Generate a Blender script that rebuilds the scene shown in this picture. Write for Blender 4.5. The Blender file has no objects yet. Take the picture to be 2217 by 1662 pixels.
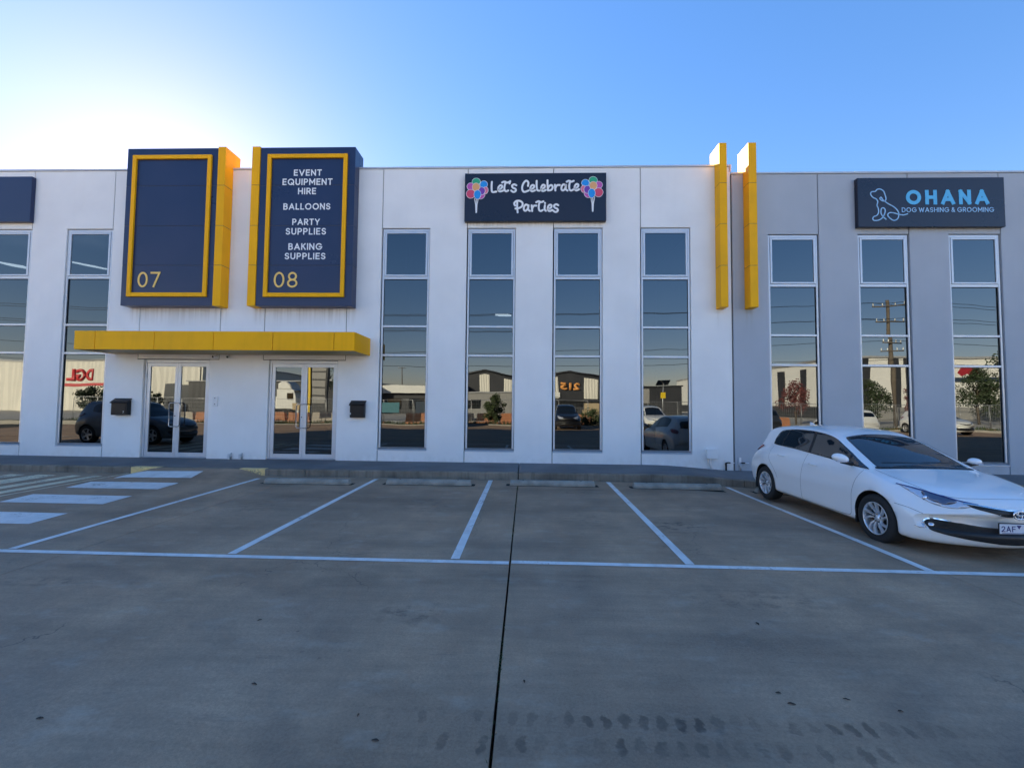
import bpy, bmesh, math, random
from mathutils import Vector, Matrix, geometry, noise
from mathutils.bvhtree import BVHTree

SC = bpy.context.scene
COL = SC.collection
R = math.radians

# ---------------------------------------------------------------- camera
cam = bpy.data.cameras.new('camera'); cam_o = bpy.data.objects.new('camera', cam); COL.objects.link(cam_o)
_r = Vector((0.99948078, 0.03065379, 0.00992594)); _u = Vector((-0.00850014, -0.04629829, 0.99889149)); _f = Vector((-0.03107937, 0.99845722, 0.04601368))
cam_o.matrix_world = Matrix(((_r.x, _u.x, -_f.x, 0), (_r.y, _u.y, -_f.y, 0), (_r.z, _u.z, -_f.z, 1.67), (0, 0, 0, 1)))
cam.sensor_width = 36; cam.lens = 36*958.5/2217; cam.clip_start = .05; cam.clip_end = 3000
SC.camera = cam_o

# ---------------------------------------------------------------- sky, sun, exposure
SUN = Vector((-0.6046, 0.7234, 0.3333)).normalized()
EL = math.asin(SUN.z); AZ = math.atan2(SUN.x, SUN.y)
w = bpy.data.worlds.new('World'); SC.world = w; w.use_nodes = True
nt = w.node_tree; nt.nodes.clear()
sky = nt.nodes.new('ShaderNodeTexSky'); sky.sky_type = 'NISHITA'; sky.sun_disc = False
sky.sun_elevation = EL; sky.sun_rotation = AZ; sky.altitude = 100; sky.air_density = 1.0; sky.dust_density = .14; sky.ozone_density = 4
bg = nt.nodes.new('ShaderNodeBackground'); bg.inputs['Strength'].default_value = .10
hs = nt.nodes.new('ShaderNodeHueSaturation'); hs.inputs['Saturation'].default_value = 1.6
wo = nt.nodes.new('ShaderNodeOutputWorld')
gm = nt.nodes.new('ShaderNodeGamma'); gm.inputs['Gamma'].default_value = .72
wb = nt.nodes.new('ShaderNodeMix'); wb.data_type = 'RGBA'; wb.blend_type = 'MULTIPLY'; wb.inputs[0].default_value = 1.0; wb.inputs[7].default_value = (1.25,1.01,.95, 1)
nt.links.new(sky.outputs[0], gm.inputs['Color']); nt.links.new(gm.outputs[0], wb.inputs[6]); nt.links.new(wb.outputs[2], hs.inputs['Color']); nt.links.new(hs.outputs[0], bg.inputs[0]); nt.links.new(bg.outputs[0], wo.inputs[0])
sl = bpy.data.lights.new('sun', 'SUN'); sl.energy = 4.6; sl.angle = R(.5); sl.color = (1, .86, .64)
so = bpy.data.objects.new('sun', sl); COL.objects.link(so); so.location = (-30, 40, 40)
so.rotation_euler = (-SUN).to_track_quat('-Z', 'Y').to_euler()
SC.view_settings.view_transform = 'Standard'; SC.view_settings.look = 'None'; SC.view_settings.gamma = 1
SC.view_settings.use_curve_mapping = False
SC.view_settings.exposure = 2.28
SC.render.engine = 'CYCLES'
SC.cycles.max_bounces = 8; SC.cycles.transparent_max_bounces = 12; SC.cycles.caustics_reflective = False; SC.cycles.caustics_refractive = False
SC.cycles.sample_clamp_indirect = 6.0

# ---------------------------------------------------------------- materials
MATS = {}
def nodes_of(m):
    m.use_nodes = True; n = m.node_tree; n.nodes.clear()
    o = n.nodes.new('ShaderNodeOutputMaterial'); p = n.nodes.new('ShaderNodeBsdfPrincipled'); n.links.new(p.outputs[0], o.inputs[0])
    return n, p, o
def N(n, t, **k):
    x = n.nodes.new(t)
    for a, b in k.items(): setattr(x, a, b)
    return x
def noise_tex(n, scale, detail=4, rough=.55, stretch=None, vec=None):
    if vec is None:
        g = N(n, 'ShaderNodeNewGeometry'); vec = g.outputs['Position']
    mp = N(n, 'ShaderNodeMapping'); n.links.new(vec, mp.inputs['Vector'])
    if stretch: mp.inputs['Scale'].default_value = stretch
    t = N(n, 'ShaderNodeTexNoise'); t.inputs['Scale'].default_value = scale; t.inputs['Detail'].default_value = detail; t.inputs['Roughness'].default_value = rough
    n.links.new(mp.outputs[0], t.inputs['Vector'])
    return t
def ramp(n, src, a, b, lo=0.0, hi=1.0):
    m = N(n, 'ShaderNodeMapRange'); m.inputs['From Min'].default_value = a; m.inputs['From Max'].default_value = b
    m.inputs['To Min'].default_value = lo; m.inputs['To Max'].default_value = hi
    n.links.new(src, m.inputs['Value']); return m.outputs[0]
def mth(n, op, a, b=None, c=None):
    m = N(n, 'ShaderNodeMath', operation=op)
    for i, v in enumerate((a, b, c)):
        if v is None: continue
        if isinstance(v, (int, float)): m.inputs[i].default_value = v
        else: n.links.new(v, m.inputs[i])
    return m.outputs[0]
def mixc(n, fac, a, b, mode='MIX'):
    m = N(n, 'ShaderNodeMix', data_type='RGBA', blend_type=mode)
    for s, v in ((0, fac), (6, a), (7, b)):
        if isinstance(v, (int, float)): m.inputs[s].default_value = v
        elif isinstance(v, tuple): m.inputs[s].default_value = (*v[:3], 1)
        else: n.links.new(v, m.inputs[s])
    return m.outputs[2]
def mat(name, col, rough=.5, metal=0.0, var=.0, vs=2.0, bump=0.0, bs=60.0, coat=0.0, spec=.5, streak=0.0, emit=None, es=1.0):
    if name in MATS: return MATS[name]
    m = bpy.data.materials.new(name); n, p, o = nodes_of(m)
    p.inputs['Roughness'].default_value = rough; p.inputs['Metallic'].default_value = metal
    p.inputs['Specular IOR Level'].default_value = spec
    p.inputs['Coat Weight'].default_value = coat; p.inputs['Coat Roughness'].default_value = .04
    p.inputs['Base Color'].default_value = (*col, 1)
    if var > 0:
        t = noise_tex(n, vs); f = ramp(n, t.outputs[0], .3, .7, 1-var, 1+var)
        c = mixc(n, 1.0, col, f, 'MULTIPLY')
        if streak > 0:
            t2 = noise_tex(n, 2.2, 5, .6, (3.5, 3.5, .18)); f2 = ramp(n, t2.outputs[0], .5, .75, 1.0, 1-streak)
            c = mixc(n, 1.0, c, f2, 'MULTIPLY')
        n.links.new(c, p.inputs['Base Color'])
        r = ramp(n, t.outputs[0], .3, .7, max(rough-.06, 0.02), min(rough+.08, 1)); n.links.new(r, p.inputs['Roughness'])
    if bump > 0:
        t3 = noise_tex(n, bs, 3); b = N(n, 'ShaderNodeBump'); b.inputs['Strength'].default_value = bump; b.inputs['Distance'].default_value = .01
        n.links.new(t3.outputs[0], b.inputs['Height']); n.links.new(b.outputs[0], p.inputs['Normal'])
    if emit: p.inputs['Emission Color'].default_value = (*emit, 1); p.inputs['Emission Strength'].default_value = es
    MATS[name] = m; return m

def glass_mat(name, tint, ior, wave=.0):
    m = bpy.data.materials.new(name); m.use_nodes = True; n = m.node_tree; n.nodes.clear()
    o = N(n, 'ShaderNodeOutputMaterial'); mx = N(n, 'ShaderNodeMixShader'); tr = N(n, 'ShaderNodeBsdfTransparent'); gl = N(n, 'ShaderNodeBsdfGlossy')
    fr = N(n, 'ShaderNodeFresnel'); fr.inputs['IOR'].default_value = ior
    tr.inputs[0].default_value = (*tint, 1); gl.inputs['Roughness'].default_value = 0.0; gl.inputs['Color'].default_value = (.90, .97, 1, 1)
    n.links.new(fr.outputs[0], mx.inputs[0]); n.links.new(tr.outputs[0], mx.inputs[1]); n.links.new(gl.outputs[0], mx.inputs[2]); n.links.new(mx.outputs[0], o.inputs[0])
    if wave:
        t = noise_tex(n, 1.1, 1, .4, (1, 1, .55)); b = N(n, 'ShaderNodeBump'); b.inputs['Strength'].default_value = 1.0; b.inputs['Distance'].default_value = wave
        n.links.new(t.outputs[0], b.inputs['Height']); n.links.new(b.outputs[0], gl.inputs['Normal'])
    MATS[name] = m; return m

def concrete_mat():
    m = bpy.data.materials.new('parking_concrete'); n, p, o = nodes_of(m)
    g = N(n, 'ShaderNodeNewGeometry'); pos = g.outputs['Position']
    sp = N(n, 'ShaderNodeSeparateXYZ'); n.links.new(pos, sp.inputs[0]); X, Y = sp.outputs[0], sp.outputs[1]
    big = noise_tex(n, .35, 5, .6, None, pos); mid = noise_tex(n, 1.3, 6, .65, (1.0, .5, 1), pos); fine = noise_tex(n, 55, 4, .7, None, pos)
    brush = noise_tex(n, 7, 3, .6, (.25, 2.2, 1), pos); grain = noise_tex(n, 420, 2, .7, None, pos)
    c = mixc(n, ramp(n, big.outputs[0], .35, .65), CONC_A, CONC_B)
    c = mixc(n, 1.0, c, ramp(n, mid.outputs[0], .25, .75, .70, 1.28), 'MULTIPLY')
    c = mixc(n, 1.0, c, ramp(n, brush.outputs[0], .3, .7, .93, 1.07), 'MULTIPLY')
    c = mixc(n, 1.0, c, ramp(n, fine.outputs[0], .3, .7, .84, 1.16), 'MULTIPLY')
    c = mixc(n, 1.0, c, ramp(n, grain.outputs[0], .3, .7, .74, 1.26), 'MULTIPLY')
    # worn wheel paths: wide faint darker sweeps
    sw = noise_tex(n, .55, 4, .6, (.35, 1.6, 1), pos); c = mixc(n, 1.0, c, ramp(n, sw.outputs[0], .48, .70, 1.0, .66), 'MULTIPLY')
    # spots
    v = N(n, 'ShaderNodeTexVoronoi'); v.inputs['Scale'].default_value = 2.6; n.links.new(pos, v.inputs['Vector'])
    spot = ramp(n, v.outputs['Distance'], .03, .075, 1.0, 0.0); hid = noise_tex(n, 1.7, 2, .5, None, pos)
    spot = mth(n, 'MULTIPLY', spot, ramp(n, hid.outputs[0], .55, .62, 0, .45))
    c = mixc(n, spot, c, (.03, .03, .03))
    # hairline cracks
    vw = noise_tex(n, 1.4, 4, .6, None, pos); vm = N(n, 'ShaderNodeVectorMath', operation='MULTIPLY_ADD'); n.links.new(vw.outputs['Color'], vm.inputs[0]); vm.inputs[1].default_value = (.9, .9, 0); n.links.new(pos, vm.inputs[2])
    ve = N(n, 'ShaderNodeTexVoronoi', feature='DISTANCE_TO_EDGE'); ve.inputs['Scale'].default_value = .30; n.links.new(vm.outputs[0], ve.inputs['Vector'])
    ck = noise_tex(n, .6, 3, .5, None, pos); c = mixc(n, mth(n, 'MULTIPLY', ramp(n, ve.outputs['Distance'], .0022, .0008, 0, 1), ramp(n, ck.outputs[0], .5, .6, 0, .55)), c, (.05, .045, .04))
    # drips
    v2 = N(n, 'ShaderNodeTexVoronoi'); v2.inputs['Scale'].default_value = 9.0; n.links.new(pos, v2.inputs['Vector'])
    h2 = noise_tex(n, .8, 3, .6, None, pos); c = mixc(n, mth(n, 'MULTIPLY', ramp(n, v2.outputs['Distance'], .16, .08, 0, 1), ramp(n, h2.outputs[0], .56, .64, 0, .4)), c, (.05, .045, .04))
    # oil marks in the bays
    blot = noise_tex(n, 6.5, 5, .65, (1, 1.6, 1), pos)
    tot = None
    for (ox, oy, rx, ry, k) in ((2.15, 6.3, .55, .38, .6), (2.05, 4.0, .8, .25, .35), (-4.3, 7.0, .5, .7, .35), (-1.6, 7.3, .5, .6, .3), (.9, 6.6, .5, .6, .25), (6, 6.5, 1.0, 2.2, .35), (-.9, 3.6, .35, .25, .4), (1.0, 8.6, .5, .2, .45), (-4.4, 4.0, .6, .15, .35)):
        dx = mth(n, 'DIVIDE', mth(n, 'SUBTRACT', X, ox), rx); dy = mth(n, 'DIVIDE', mth(n, 'SUBTRACT', Y, oy), ry)
        d = mth(n, 'ADD', mth(n, 'MULTIPLY', dx, dx), mth(n, 'MULTIPLY', dy, dy))
        q = mth(n, 'MULTIPLY', ramp(n, d, .1, 1.0, k, 0), ramp(n, blot.outputs[0], .5, .6))
        tot = q if tot is None else mth(n, 'MAXIMUM', tot, q)
    c = mixc(n, tot, c, (.035, .028, .025))
    # two rows of damp tread-block prints across the front
    wob = noise_tex(n, 9.0, 4, .65, None, pos)
    rows = None
    for (yy, ph) in ((2.45, 0.0), (2.27, .055)):
        u = mth(n, 'ADD', mth(n, 'ADD', X, ph), mth(n, 'MULTIPLY', mth(n, 'SUBTRACT', wob.outputs[0], .5), .11))
        u = mth(n, 'DIVIDE', u, .098); cell = mth(n, 'FLOOR', u)
        wn = N(n, 'ShaderNodeTexWhiteNoise', noise_dimensions='1D'); n.links.new(mth(n, 'ADD', cell, yy*10), wn.inputs['W']); rv = wn.outputs['Value']
        fx = mth(n, 'ABSOLUTE', mth(n, 'SUBTRACT', mth(n, 'FRACT', u), .5))
        ly = mth(n, 'ADD', mth(n, 'SUBTRACT', Y, yy), mth(n, 'MULTIPLY', mth(n, 'SUBTRACT', rv, .5), .035))
        ly = mth(n, 'ABSOLUTE', mth(n, 'ADD', ly, mth(n, 'MULTIPLY', mth(n, 'SUBTRACT', wob.outputs[0], .5), .12)))
        e = mth(n, 'ADD', mth(n, 'MULTIPLY', mth(n, 'DIVIDE', fx, .30), mth(n, 'DIVIDE', fx, .30)), mth(n, 'MULTIPLY', mth(n, 'DIVIDE', ly, .058), mth(n, 'DIVIDE', ly, .058)))
        k = mth(n, 'MULTIPLY', ramp(n, e, 1.15, .55, 0, 1), ramp(n, rv, .1, .8, .15, 1.0))
        rows = k if rows is None else mth(n, 'MAXIMUM', rows, k)
    pat = noise_tex(n, 2.2, 5, .7, None, pos)
    rows = mth(n, 'MULTIPLY', rows, ramp(n, pat.outputs[0], .34, .58, 0, .72))
    fade = mth(n, 'MULTIPLY', ramp(n, X, -1.0, -.1), ramp(n, X, 2.7, 1.7)); rows = mth(n, 'MULTIPLY', rows, fade)
    band = mth(n, 'MULTIPLY', mth(n, 'MULTIPLY', ramp(n, mth(n, 'ABSOLUTE', mth(n, 'SUBTRACT', Y, 2.35)), .34, .10), fade), .25)
    c = mixc(n, band, c, (.09, .075, .055)); c = mixc(n, rows, c, (.05, .035, .025))
    # turning tyre tracks
    tk = noise_tex(n, 1.5, 4, .6, None, pos); arcs = None
    for (ax, ay, r_, k0) in ((5.6, -1.6, 5.0, .30), (5.6, -1.6, 5.45, .22), (-6.5, -2.2, 6.9, .26), (-6.5, -2.2, 7.5, .2), (1.0, 12.5, 9.2, .22), (1.0, 12.5, 8.3, .18)):
        dx = mth(n, 'SUBTRACT', X, ax); dy = mth(n, 'SUBTRACT', Y, ay); rr_ = mth(n, 'SQRT', mth(n, 'ADD', mth(n, 'MULTIPLY', dx, dx), mth(n, 'MULTIPLY', dy, dy)))
        q = mth(n, 'MULTIPLY', ramp(n, mth(n, 'ABSOLUTE', mth(n, 'SUBTRACT', rr_, r_)), .14, .06, 0, k0), ramp(n, tk.outputs[0], .42, .62)); arcs = q if arcs is None else mth(n, 'MAXIMUM', arcs, q)
    c = mixc(n, arcs, c, (.10, .08, .065))
    # scuffs and drag marks
    sc = noise_tex(n, 4.0, 6, .75, (.35, 2.6, 1), pos); c = mixc(n, ramp(n, sc.outputs[0], .60, .72, 0, .35), c, (.07, .06, .055))
    pale = noise_tex(n, 2.6, 6, .7, (.7, 1.4, 1), pos); c = mixc(n, ramp(n, pale.outputs[0], .55, .72, 0, .38), c, (.52, .43, .33))
    mud = noise_tex(n, .9, 5, .6, None, pos); c = mixc(n, mth(n, 'MULTIPLY', ramp(n, mud.outputs[0], .48, .68, 0, .45), ramp(n, Y, 3.5, 6.5)), c, (.20, .135, .085))
    n.links.new(c, p.inputs['Base Color'])
    n.links.new(ramp(n, mid.outputs[0], .3, .7, .62, .85), p.inputs['Roughness'])
    b = N(n, 'ShaderNodeBump'); b.inputs['Strength'].default_value = .25; b.inputs['Distance'].default_value = .004
    n.links.new(mth(n, 'ADD', fine.outputs[0], grain.outputs[0]), b.inputs['Height']); n.links.new(b.outputs[0], p.inputs['Normal'])
    return m
CONC_A = (.45, .285, .170); CONC_B = (.345, .240, .160)
MATS['conc'] = concrete_mat()
mat('wall', (.86, .855, .84), .7, var=.05, vs=.8, bump=.12, bs=90, streak=.015, spec=.3)
def drips(name):
    m = MATS[name]; n = m.node_tree; p = [q for q in n.nodes if q.type == 'BSDF_PRINCIPLED'][0]; src = p.inputs['Base Color'].links[0].from_socket
    g = N(n, 'ShaderNodeNewGeometry'); sp = N(n, 'ShaderNodeSeparateXYZ'); n.links.new(g.outputs['Position'], sp.inputs[0]); X, Z = sp.outputs[0], sp.outputs[2]
    st = noise_tex(n, 3.0, 5, .65, (4.5, 1, .12)); tot = None
    for (a, b, top, L) in ((-10.6, -7.85, 4.16, .5), (-7.25, -4.45, 4.16, .5), (4.82, 5.08, 4.16, .6), (5.55, 5.82, 4.16, .6), (-1.6, 2.0, 6.42, .12), (8.4, 12.0, 6.24, .12)):
        k = mth(n, 'MULTIPLY', mth(n, 'MULTIPLY', ramp(n, X, a, a+.08), ramp(n, X, b, b-.08)), mth(n, 'MULTIPLY', ramp(n, Z, top-L, top, 0, 1), ramp(n, Z, top+.05, top, 0, 1)))
        tot = k if tot is None else mth(n, 'MAXIMUM', tot, k)
    # soil splash at the foot of the wall
    spl = noise_tex(n, 5.0, 5, .65); foot = mth(n, 'MULTIPLY', ramp(n, Z, .42, .14), ramp(n, spl.outputs[0], .4, .75, 0, .3))
    tot = mth(n, 'MAXIMUM', mth(n, 'MULTIPLY', tot, ramp(n, st.outputs[0], .42, .70, .03, .5)), foot)
    n.links.new(mixc(n, tot, src, (.30, .25, .19)), p.inputs['Base Color'])
mat('wall_grey', (.44, .475, .52), .7, var=.05, vs=.8, bump=.12, bs=90, streak=.015, spec=.3)
drips('wall'); drips('wall_grey')
mat('sealant', (.10, .10, .10), .8)
mat('flashing', (.55, .56, .58), .4, metal=.3, var=.05)
mat('alu', (.60, .63, .67), .38, metal=.35, var=.03, vs=6)
mat('gasket', (.012, .012, .014), .6)
mat('yellow', (.98, .465, .003), .46, var=.06, vs=1.6, spec=.2, streak=.07)
mat('navy', (.013, .027, .082), .32, var=.10, vs=.9)
mat('navy_dark', (.008, .010, .026), .30, var=.08, vs=.9)
mat('letter_white', (.88, .88, .88), .5)
mat('letter_gold', (.95, .62, .16), .45)
mat('letter_cyan', (.10, .50, .82), .45)
mat('line_paint', (.80, .78, .74), .55, var=.10, vs=5, bump=.2, bs=200)
mat('hatch_paint', (.78, .66, .44), .6, var=.22, vs=4)
mat('kerb_yellow', (.85, .60, .25), .7, var=.15, vs=6)
mat('kerb', (.22, .185, .145), .85, var=.35, vs=2.5, bump=.5, bs=40, streak=.5)
mat('footpath', (.17, .16, .155), .8, var=.22, vs=1.2, bump=.3, bs=70)
mat('stop', (.30, .275, .23), .85, var=.3, vs=4, bump=.5, bs=45)
mat('dirt_and_shade', (.022, .02, .016), .95, var=.3, vs=8)  # bare soil of the ground; also colours the painted shadow strips at the wheel stops
mat('room', (.16, .16, .16), .9)
mat('carpet', (.05, .05, .055), .95)
mat('spandrel', (.03, .035, .045), .5)
mat('lamp_glow', (.9, .9, .9), .5, emit=(1, .97, .9), es=1.1)
mat('black_metal', (.008, .008, .010), .4, spec=.3)
mat('white_plastic', (.78, .78, .78), .4)
mat('pvc', (.62, .63, .64), .45)
mat('brass', (.35, .27, .12), .35, metal=.8)
mat('steel', (.62, .62, .62), .25, metal=1.0)
mat('galv', (.42, .43, .44), .45, metal=.6)
glass_mat('glass', (.07, .09, .11), 2.1, wave=.0026)
mat('asphalt', (.05, .05, .05), .9, var=.2, vs=1)

def wear(name, thr=.60, under=(.26, .20, .15)):
    m = MATS[name]; n = m.node_tree; p = [q for q in n.nodes if q.type == 'BSDF_PRINCIPLED'][0]; src = p.inputs['Base Color'].links[0].from_socket
    a = noise_tex(n, 26, 6, .75); b = noise_tex(n, 1.6, 4, .6); s = mth(n, 'ADD', mth(n, 'MULTIPLY', a.outputs[0], .6), mth(n, 'MULTIPLY', b.outputs[0], .5))
    k = ramp(n, s, thr, thr+.05, 0, .85); g = noise_tex(n, 3.5, 5, .65, (1.5, .4, 1))
    c = mixc(n, ramp(n, g.outputs[0], .5, .75, 0, .35), src, (.30, .26, .22)); n.links.new(mixc(n, k, c, under), p.inputs['Base Color'])
wear('line_paint', .63); wear('hatch_paint', .58); wear('kerb_yellow', .60)
# ---------------------------------------------------------------- helpers
def wloc(o):
    v = Vector((0, 0, 0))
    while o is not None:
        v += o.location; o = o.parent
    return v
def link(name, me, parent=None):
    o = bpy.data.objects.new(name, me); COL.objects.link(o)
    if parent is not None: o.parent = parent
    return o
def tag(o, label=None, cat=None, group=None, kind=None):
    if label: o['label'] = label
    if cat: o['category'] = cat
    if group: o['group'] = group
    if kind: o['kind'] = kind
    return o
def thing(name, loc, label, cat, group=None, rz=0):
    o = bpy.data.objects.new(name, None); COL.objects.link(o); o.location = loc; o.rotation_euler = (0, 0, rz); o.empty_display_size = .1
    return tag(o, label, cat, group)
def obj(name, bm, m, parent=None, local=False, smooth=None, mats=None):
    """bm in world coordinates (local=False) or in the parent's frame"""
    if parent is not None and not local: bmesh.ops.translate(bm, verts=bm.verts, vec=-wloc(parent))
    me = bpy.data.meshes.new(name)
    if smooth is not None:
        for f in bm.faces: f.smooth = smooth
    bm.to_mesh(me); bm.free()
    for q in (mats or [m]): me.materials.append(MATS[q] if isinstance(q, str) else q)
    return link(name, me, parent)
def bx(bm, x0, x1, y0, y1, z0, z1, bev=0.0, seg=1):
    v = [bm.verts.new(p) for p in ((x0, y0, z0), (x1, y0, z0), (x1, y1, z0), (x0, y1, z0), (x0, y0, z1), (x1, y0, z1), (x1, y1, z1), (x0, y1, z1))]
    fs = [bm.faces.new([v[i] for i in q]) for q in ((0, 3, 2, 1), (4, 5, 6, 7), (0, 1, 5, 4), (1, 2, 6, 5), (2, 3, 7, 6), (3, 0, 4, 7))]
    if bev > 0:
        es = {e for f in fs for e in f.edges}
        bmesh.ops.bevel(bm, geom=list(es), offset=bev, segments=seg, affect='EDGES', profile=.5)
    return bm
def B(*a, bev=0.0, seg=1): return bx(bmesh.new(), *a, bev=bev, seg=seg)
def prism(pts, y0, y1, bev=0.0, bm=None):
    """outline in (x,z), pushed from y0 (front) back to y1"""
    bm = bm or bmesh.new()
    a = [bm.verts.new((x, y0, z)) for x, z in pts]; b = [bm.verts.new((x, y1, z)) for x, z in pts]
    f0 = bm.faces.new(a); f1 = bm.faces.new(list(reversed(b)))
    n = len(pts)
    for i in range(n): bm.faces.new((a[i], b[i], b[(i+1) % n], a[(i+1) % n]))
    bmesh.ops.recalc_face_normals(bm, faces=bm.faces)
    if bev > 0: bmesh.ops.bevel(bm, geom=list(f0.edges), offset=bev, segments=1, affect='EDGES')
    return bm
def tube(bm, pts, r, seg=8, cap=True):
    pts = [Vector(p) for p in pts]; rr = r if isinstance(r, (list, tuple)) else [r]*len(pts)
    rings = []
    for i, p in enumerate(pts):
        t = (pts[min(i+1, len(pts)-1)]-pts[max(i-1, 0)]).normalized()
        a = t.cross(Vector((0, 0, 1)))
        if a.length < .05: a = t.cross(Vector((0, 1, 0)))
        a.normalize(); b = t.cross(a).normalized()
        rings.append([bm.verts.new(p+(a*math.cos(2*math.pi*k/seg)+b*math.sin(2*math.pi*k/seg))*rr[i]) for k in range(seg)])
    for i in range(len(rings)-1):
        for k in range(seg):
            f = bm.faces.new((rings[i][k], rings[i][(k+1) % seg], rings[i+1][(k+1) % seg], rings[i+1][k])); f.smooth = True
    if cap:
        bm.faces.new(list(reversed(rings[0]))); bm.faces.new(rings[-1])
    bmesh.ops.recalc_face_normals(bm, faces=bm.faces)
    return bm
def lathe(prof, axis='y', seg=48, bm=None):
    """prof: (r, h) pairs round the given axis"""
    bm = bm or bmesh.new(); rings = []
    for r, h in prof:
        ring = []
        for k in range(seg):
            a = 2*math.pi*k/seg; c, s = r*math.cos(a), r*math.sin(a)
            ring.append(bm.verts.new((c, h, s) if axis == 'y' else (c, s, h)))
        rings.append(ring)
    for i in range(len(rings)-1):
        for k in range(seg):
            f = bm.faces.new((rings[i][k], rings[i][(k+1) % seg], rings[i+1][(k+1) % seg], rings[i+1][k])); f.smooth = True
    bmesh.ops.recalc_face_normals(bm, faces=bm.faces)
    return bm
def text_bm(s, x0, x1, z0, z1, yf, depth=.012, bold=0.0, face=-1, spacing=1.0):
    """raised letters that fill the given box on a wall; face -1 looks to -Y, +1 looks to +Y"""
    cu = bpy.data.curves.new('t', 'FONT'); cu.body = s; cu.offset = bold; cu.extrude = 0; cu.space_character = spacing; cu.resolution_u = 4
    o = bpy.data.objects.new('t', cu); COL.objects.link(o)
    dg = bpy.context.evaluated_depsgraph_get(); dg.update()
    me = bpy.data.meshes.new_from_object(o.evaluated_get(dg)); bpy.data.objects.remove(o)
    bm = bmesh.new(); bm.from_mesh(me); bpy.data.meshes.remove(me)
    bmesh.ops.dissolve_limit(bm, angle_limit=.01, verts=bm.verts, edges=bm.edges)
    xs = [v.co.x for v in bm.verts]; ys = [v.co.y for v in bm.verts]
    a0, a1, b0, b1 = min(xs), max(xs), min(ys), max(ys)
    for v in bm.verts:
        u = (v.co.x-a0)/(a1-a0); q = (v.co.y-b0)/(b1-b0)
        x = x0+(x1-x0)*u if face < 0 else x1-(x1-x0)*u
        v.co = Vector((x, yf, z0+(z1-z0)*q))
    r = bmesh.ops.extrude_face_region(bm, geom=list(bm.faces))
    for g in r['geom']:
        if isinstance(g, bmesh.types.BMVert): g.co.y += depth*face
    bmesh.ops.recalc_face_normals(bm, faces=bm.faces)
    return bm
def ribbon(bm, pts, w, y0, y1, closed=False, ends=True, square=False):
    """a flat raised brush stroke in the x-z plane with round ends"""
    P = [Vector((p[0], 0, p[1])) for p in pts]
    n = len(P); L = []; Rr = []
    for i in range(n):
        t = (P[1]-P[n-2]).normalized() if closed and i in (0, n-1) else (P[min(i+1, n-1)]-P[max(i-1, 0)]).normalized(); s = Vector((-t.z, 0, t.x))*w*.5
        L.append(P[i]+s); Rr.append(P[i]-s)
    def cap(c, t):
        out = []
        s = Vector((-t.z, 0, t.x))
        if square: return [c+(s+t*.98)*w*.5, c+(-s+t*.98)*w*.5]
        for k in range(1, 6):
            a = math.pi*k/6; out.append(c+(s*math.cos(a)+t*math.sin(a))*w*.5)
        return out
    for i in range(n-1):
        q = [L[i], L[i+1], Rr[i+1], Rr[i]]
        a = [bm.verts.new((p.x, y0, p.z)) for p in q]; b = [bm.verts.new((p.x, y1, p.z)) for p in q]
        bm.faces.new(a); 
        for k in (0, 2): bm.faces.new((a[k], b[k], b[(k+1) % 4], a[(k+1) % 4]))
    if ends:
        for c, t, l, r_ in ((P[-1], (P[-1]-P[-2]).normalized(), L[-1], Rr[-1]), (P[0], (P[0]-P[1]).normalized(), Rr[0], L[0])):
            ring = [l]+cap(c, t)+[r_]
            a = [bm.verts.new((p.x, y0, p.z)) for p in ring]; b = [bm.verts.new((p.x, y1, p.z)) for p in ring]
            bm.faces.new(a)
            for k in range(len(ring)-1): bm.faces.new((a[k], b[k], b[k+1], a[k+1]))
    return bm
def sstep(a, b, x):
    t = min(max((x-a)/(b-a), 0), 1); return t*t*(3-2*t)
def copy_tree(o, parent=None):
    c = o.copy(); COL.objects.link(c)
    if parent is not None: c.parent = parent
    for ch in list(o.children): copy_tree(ch, c)
    return c
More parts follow.
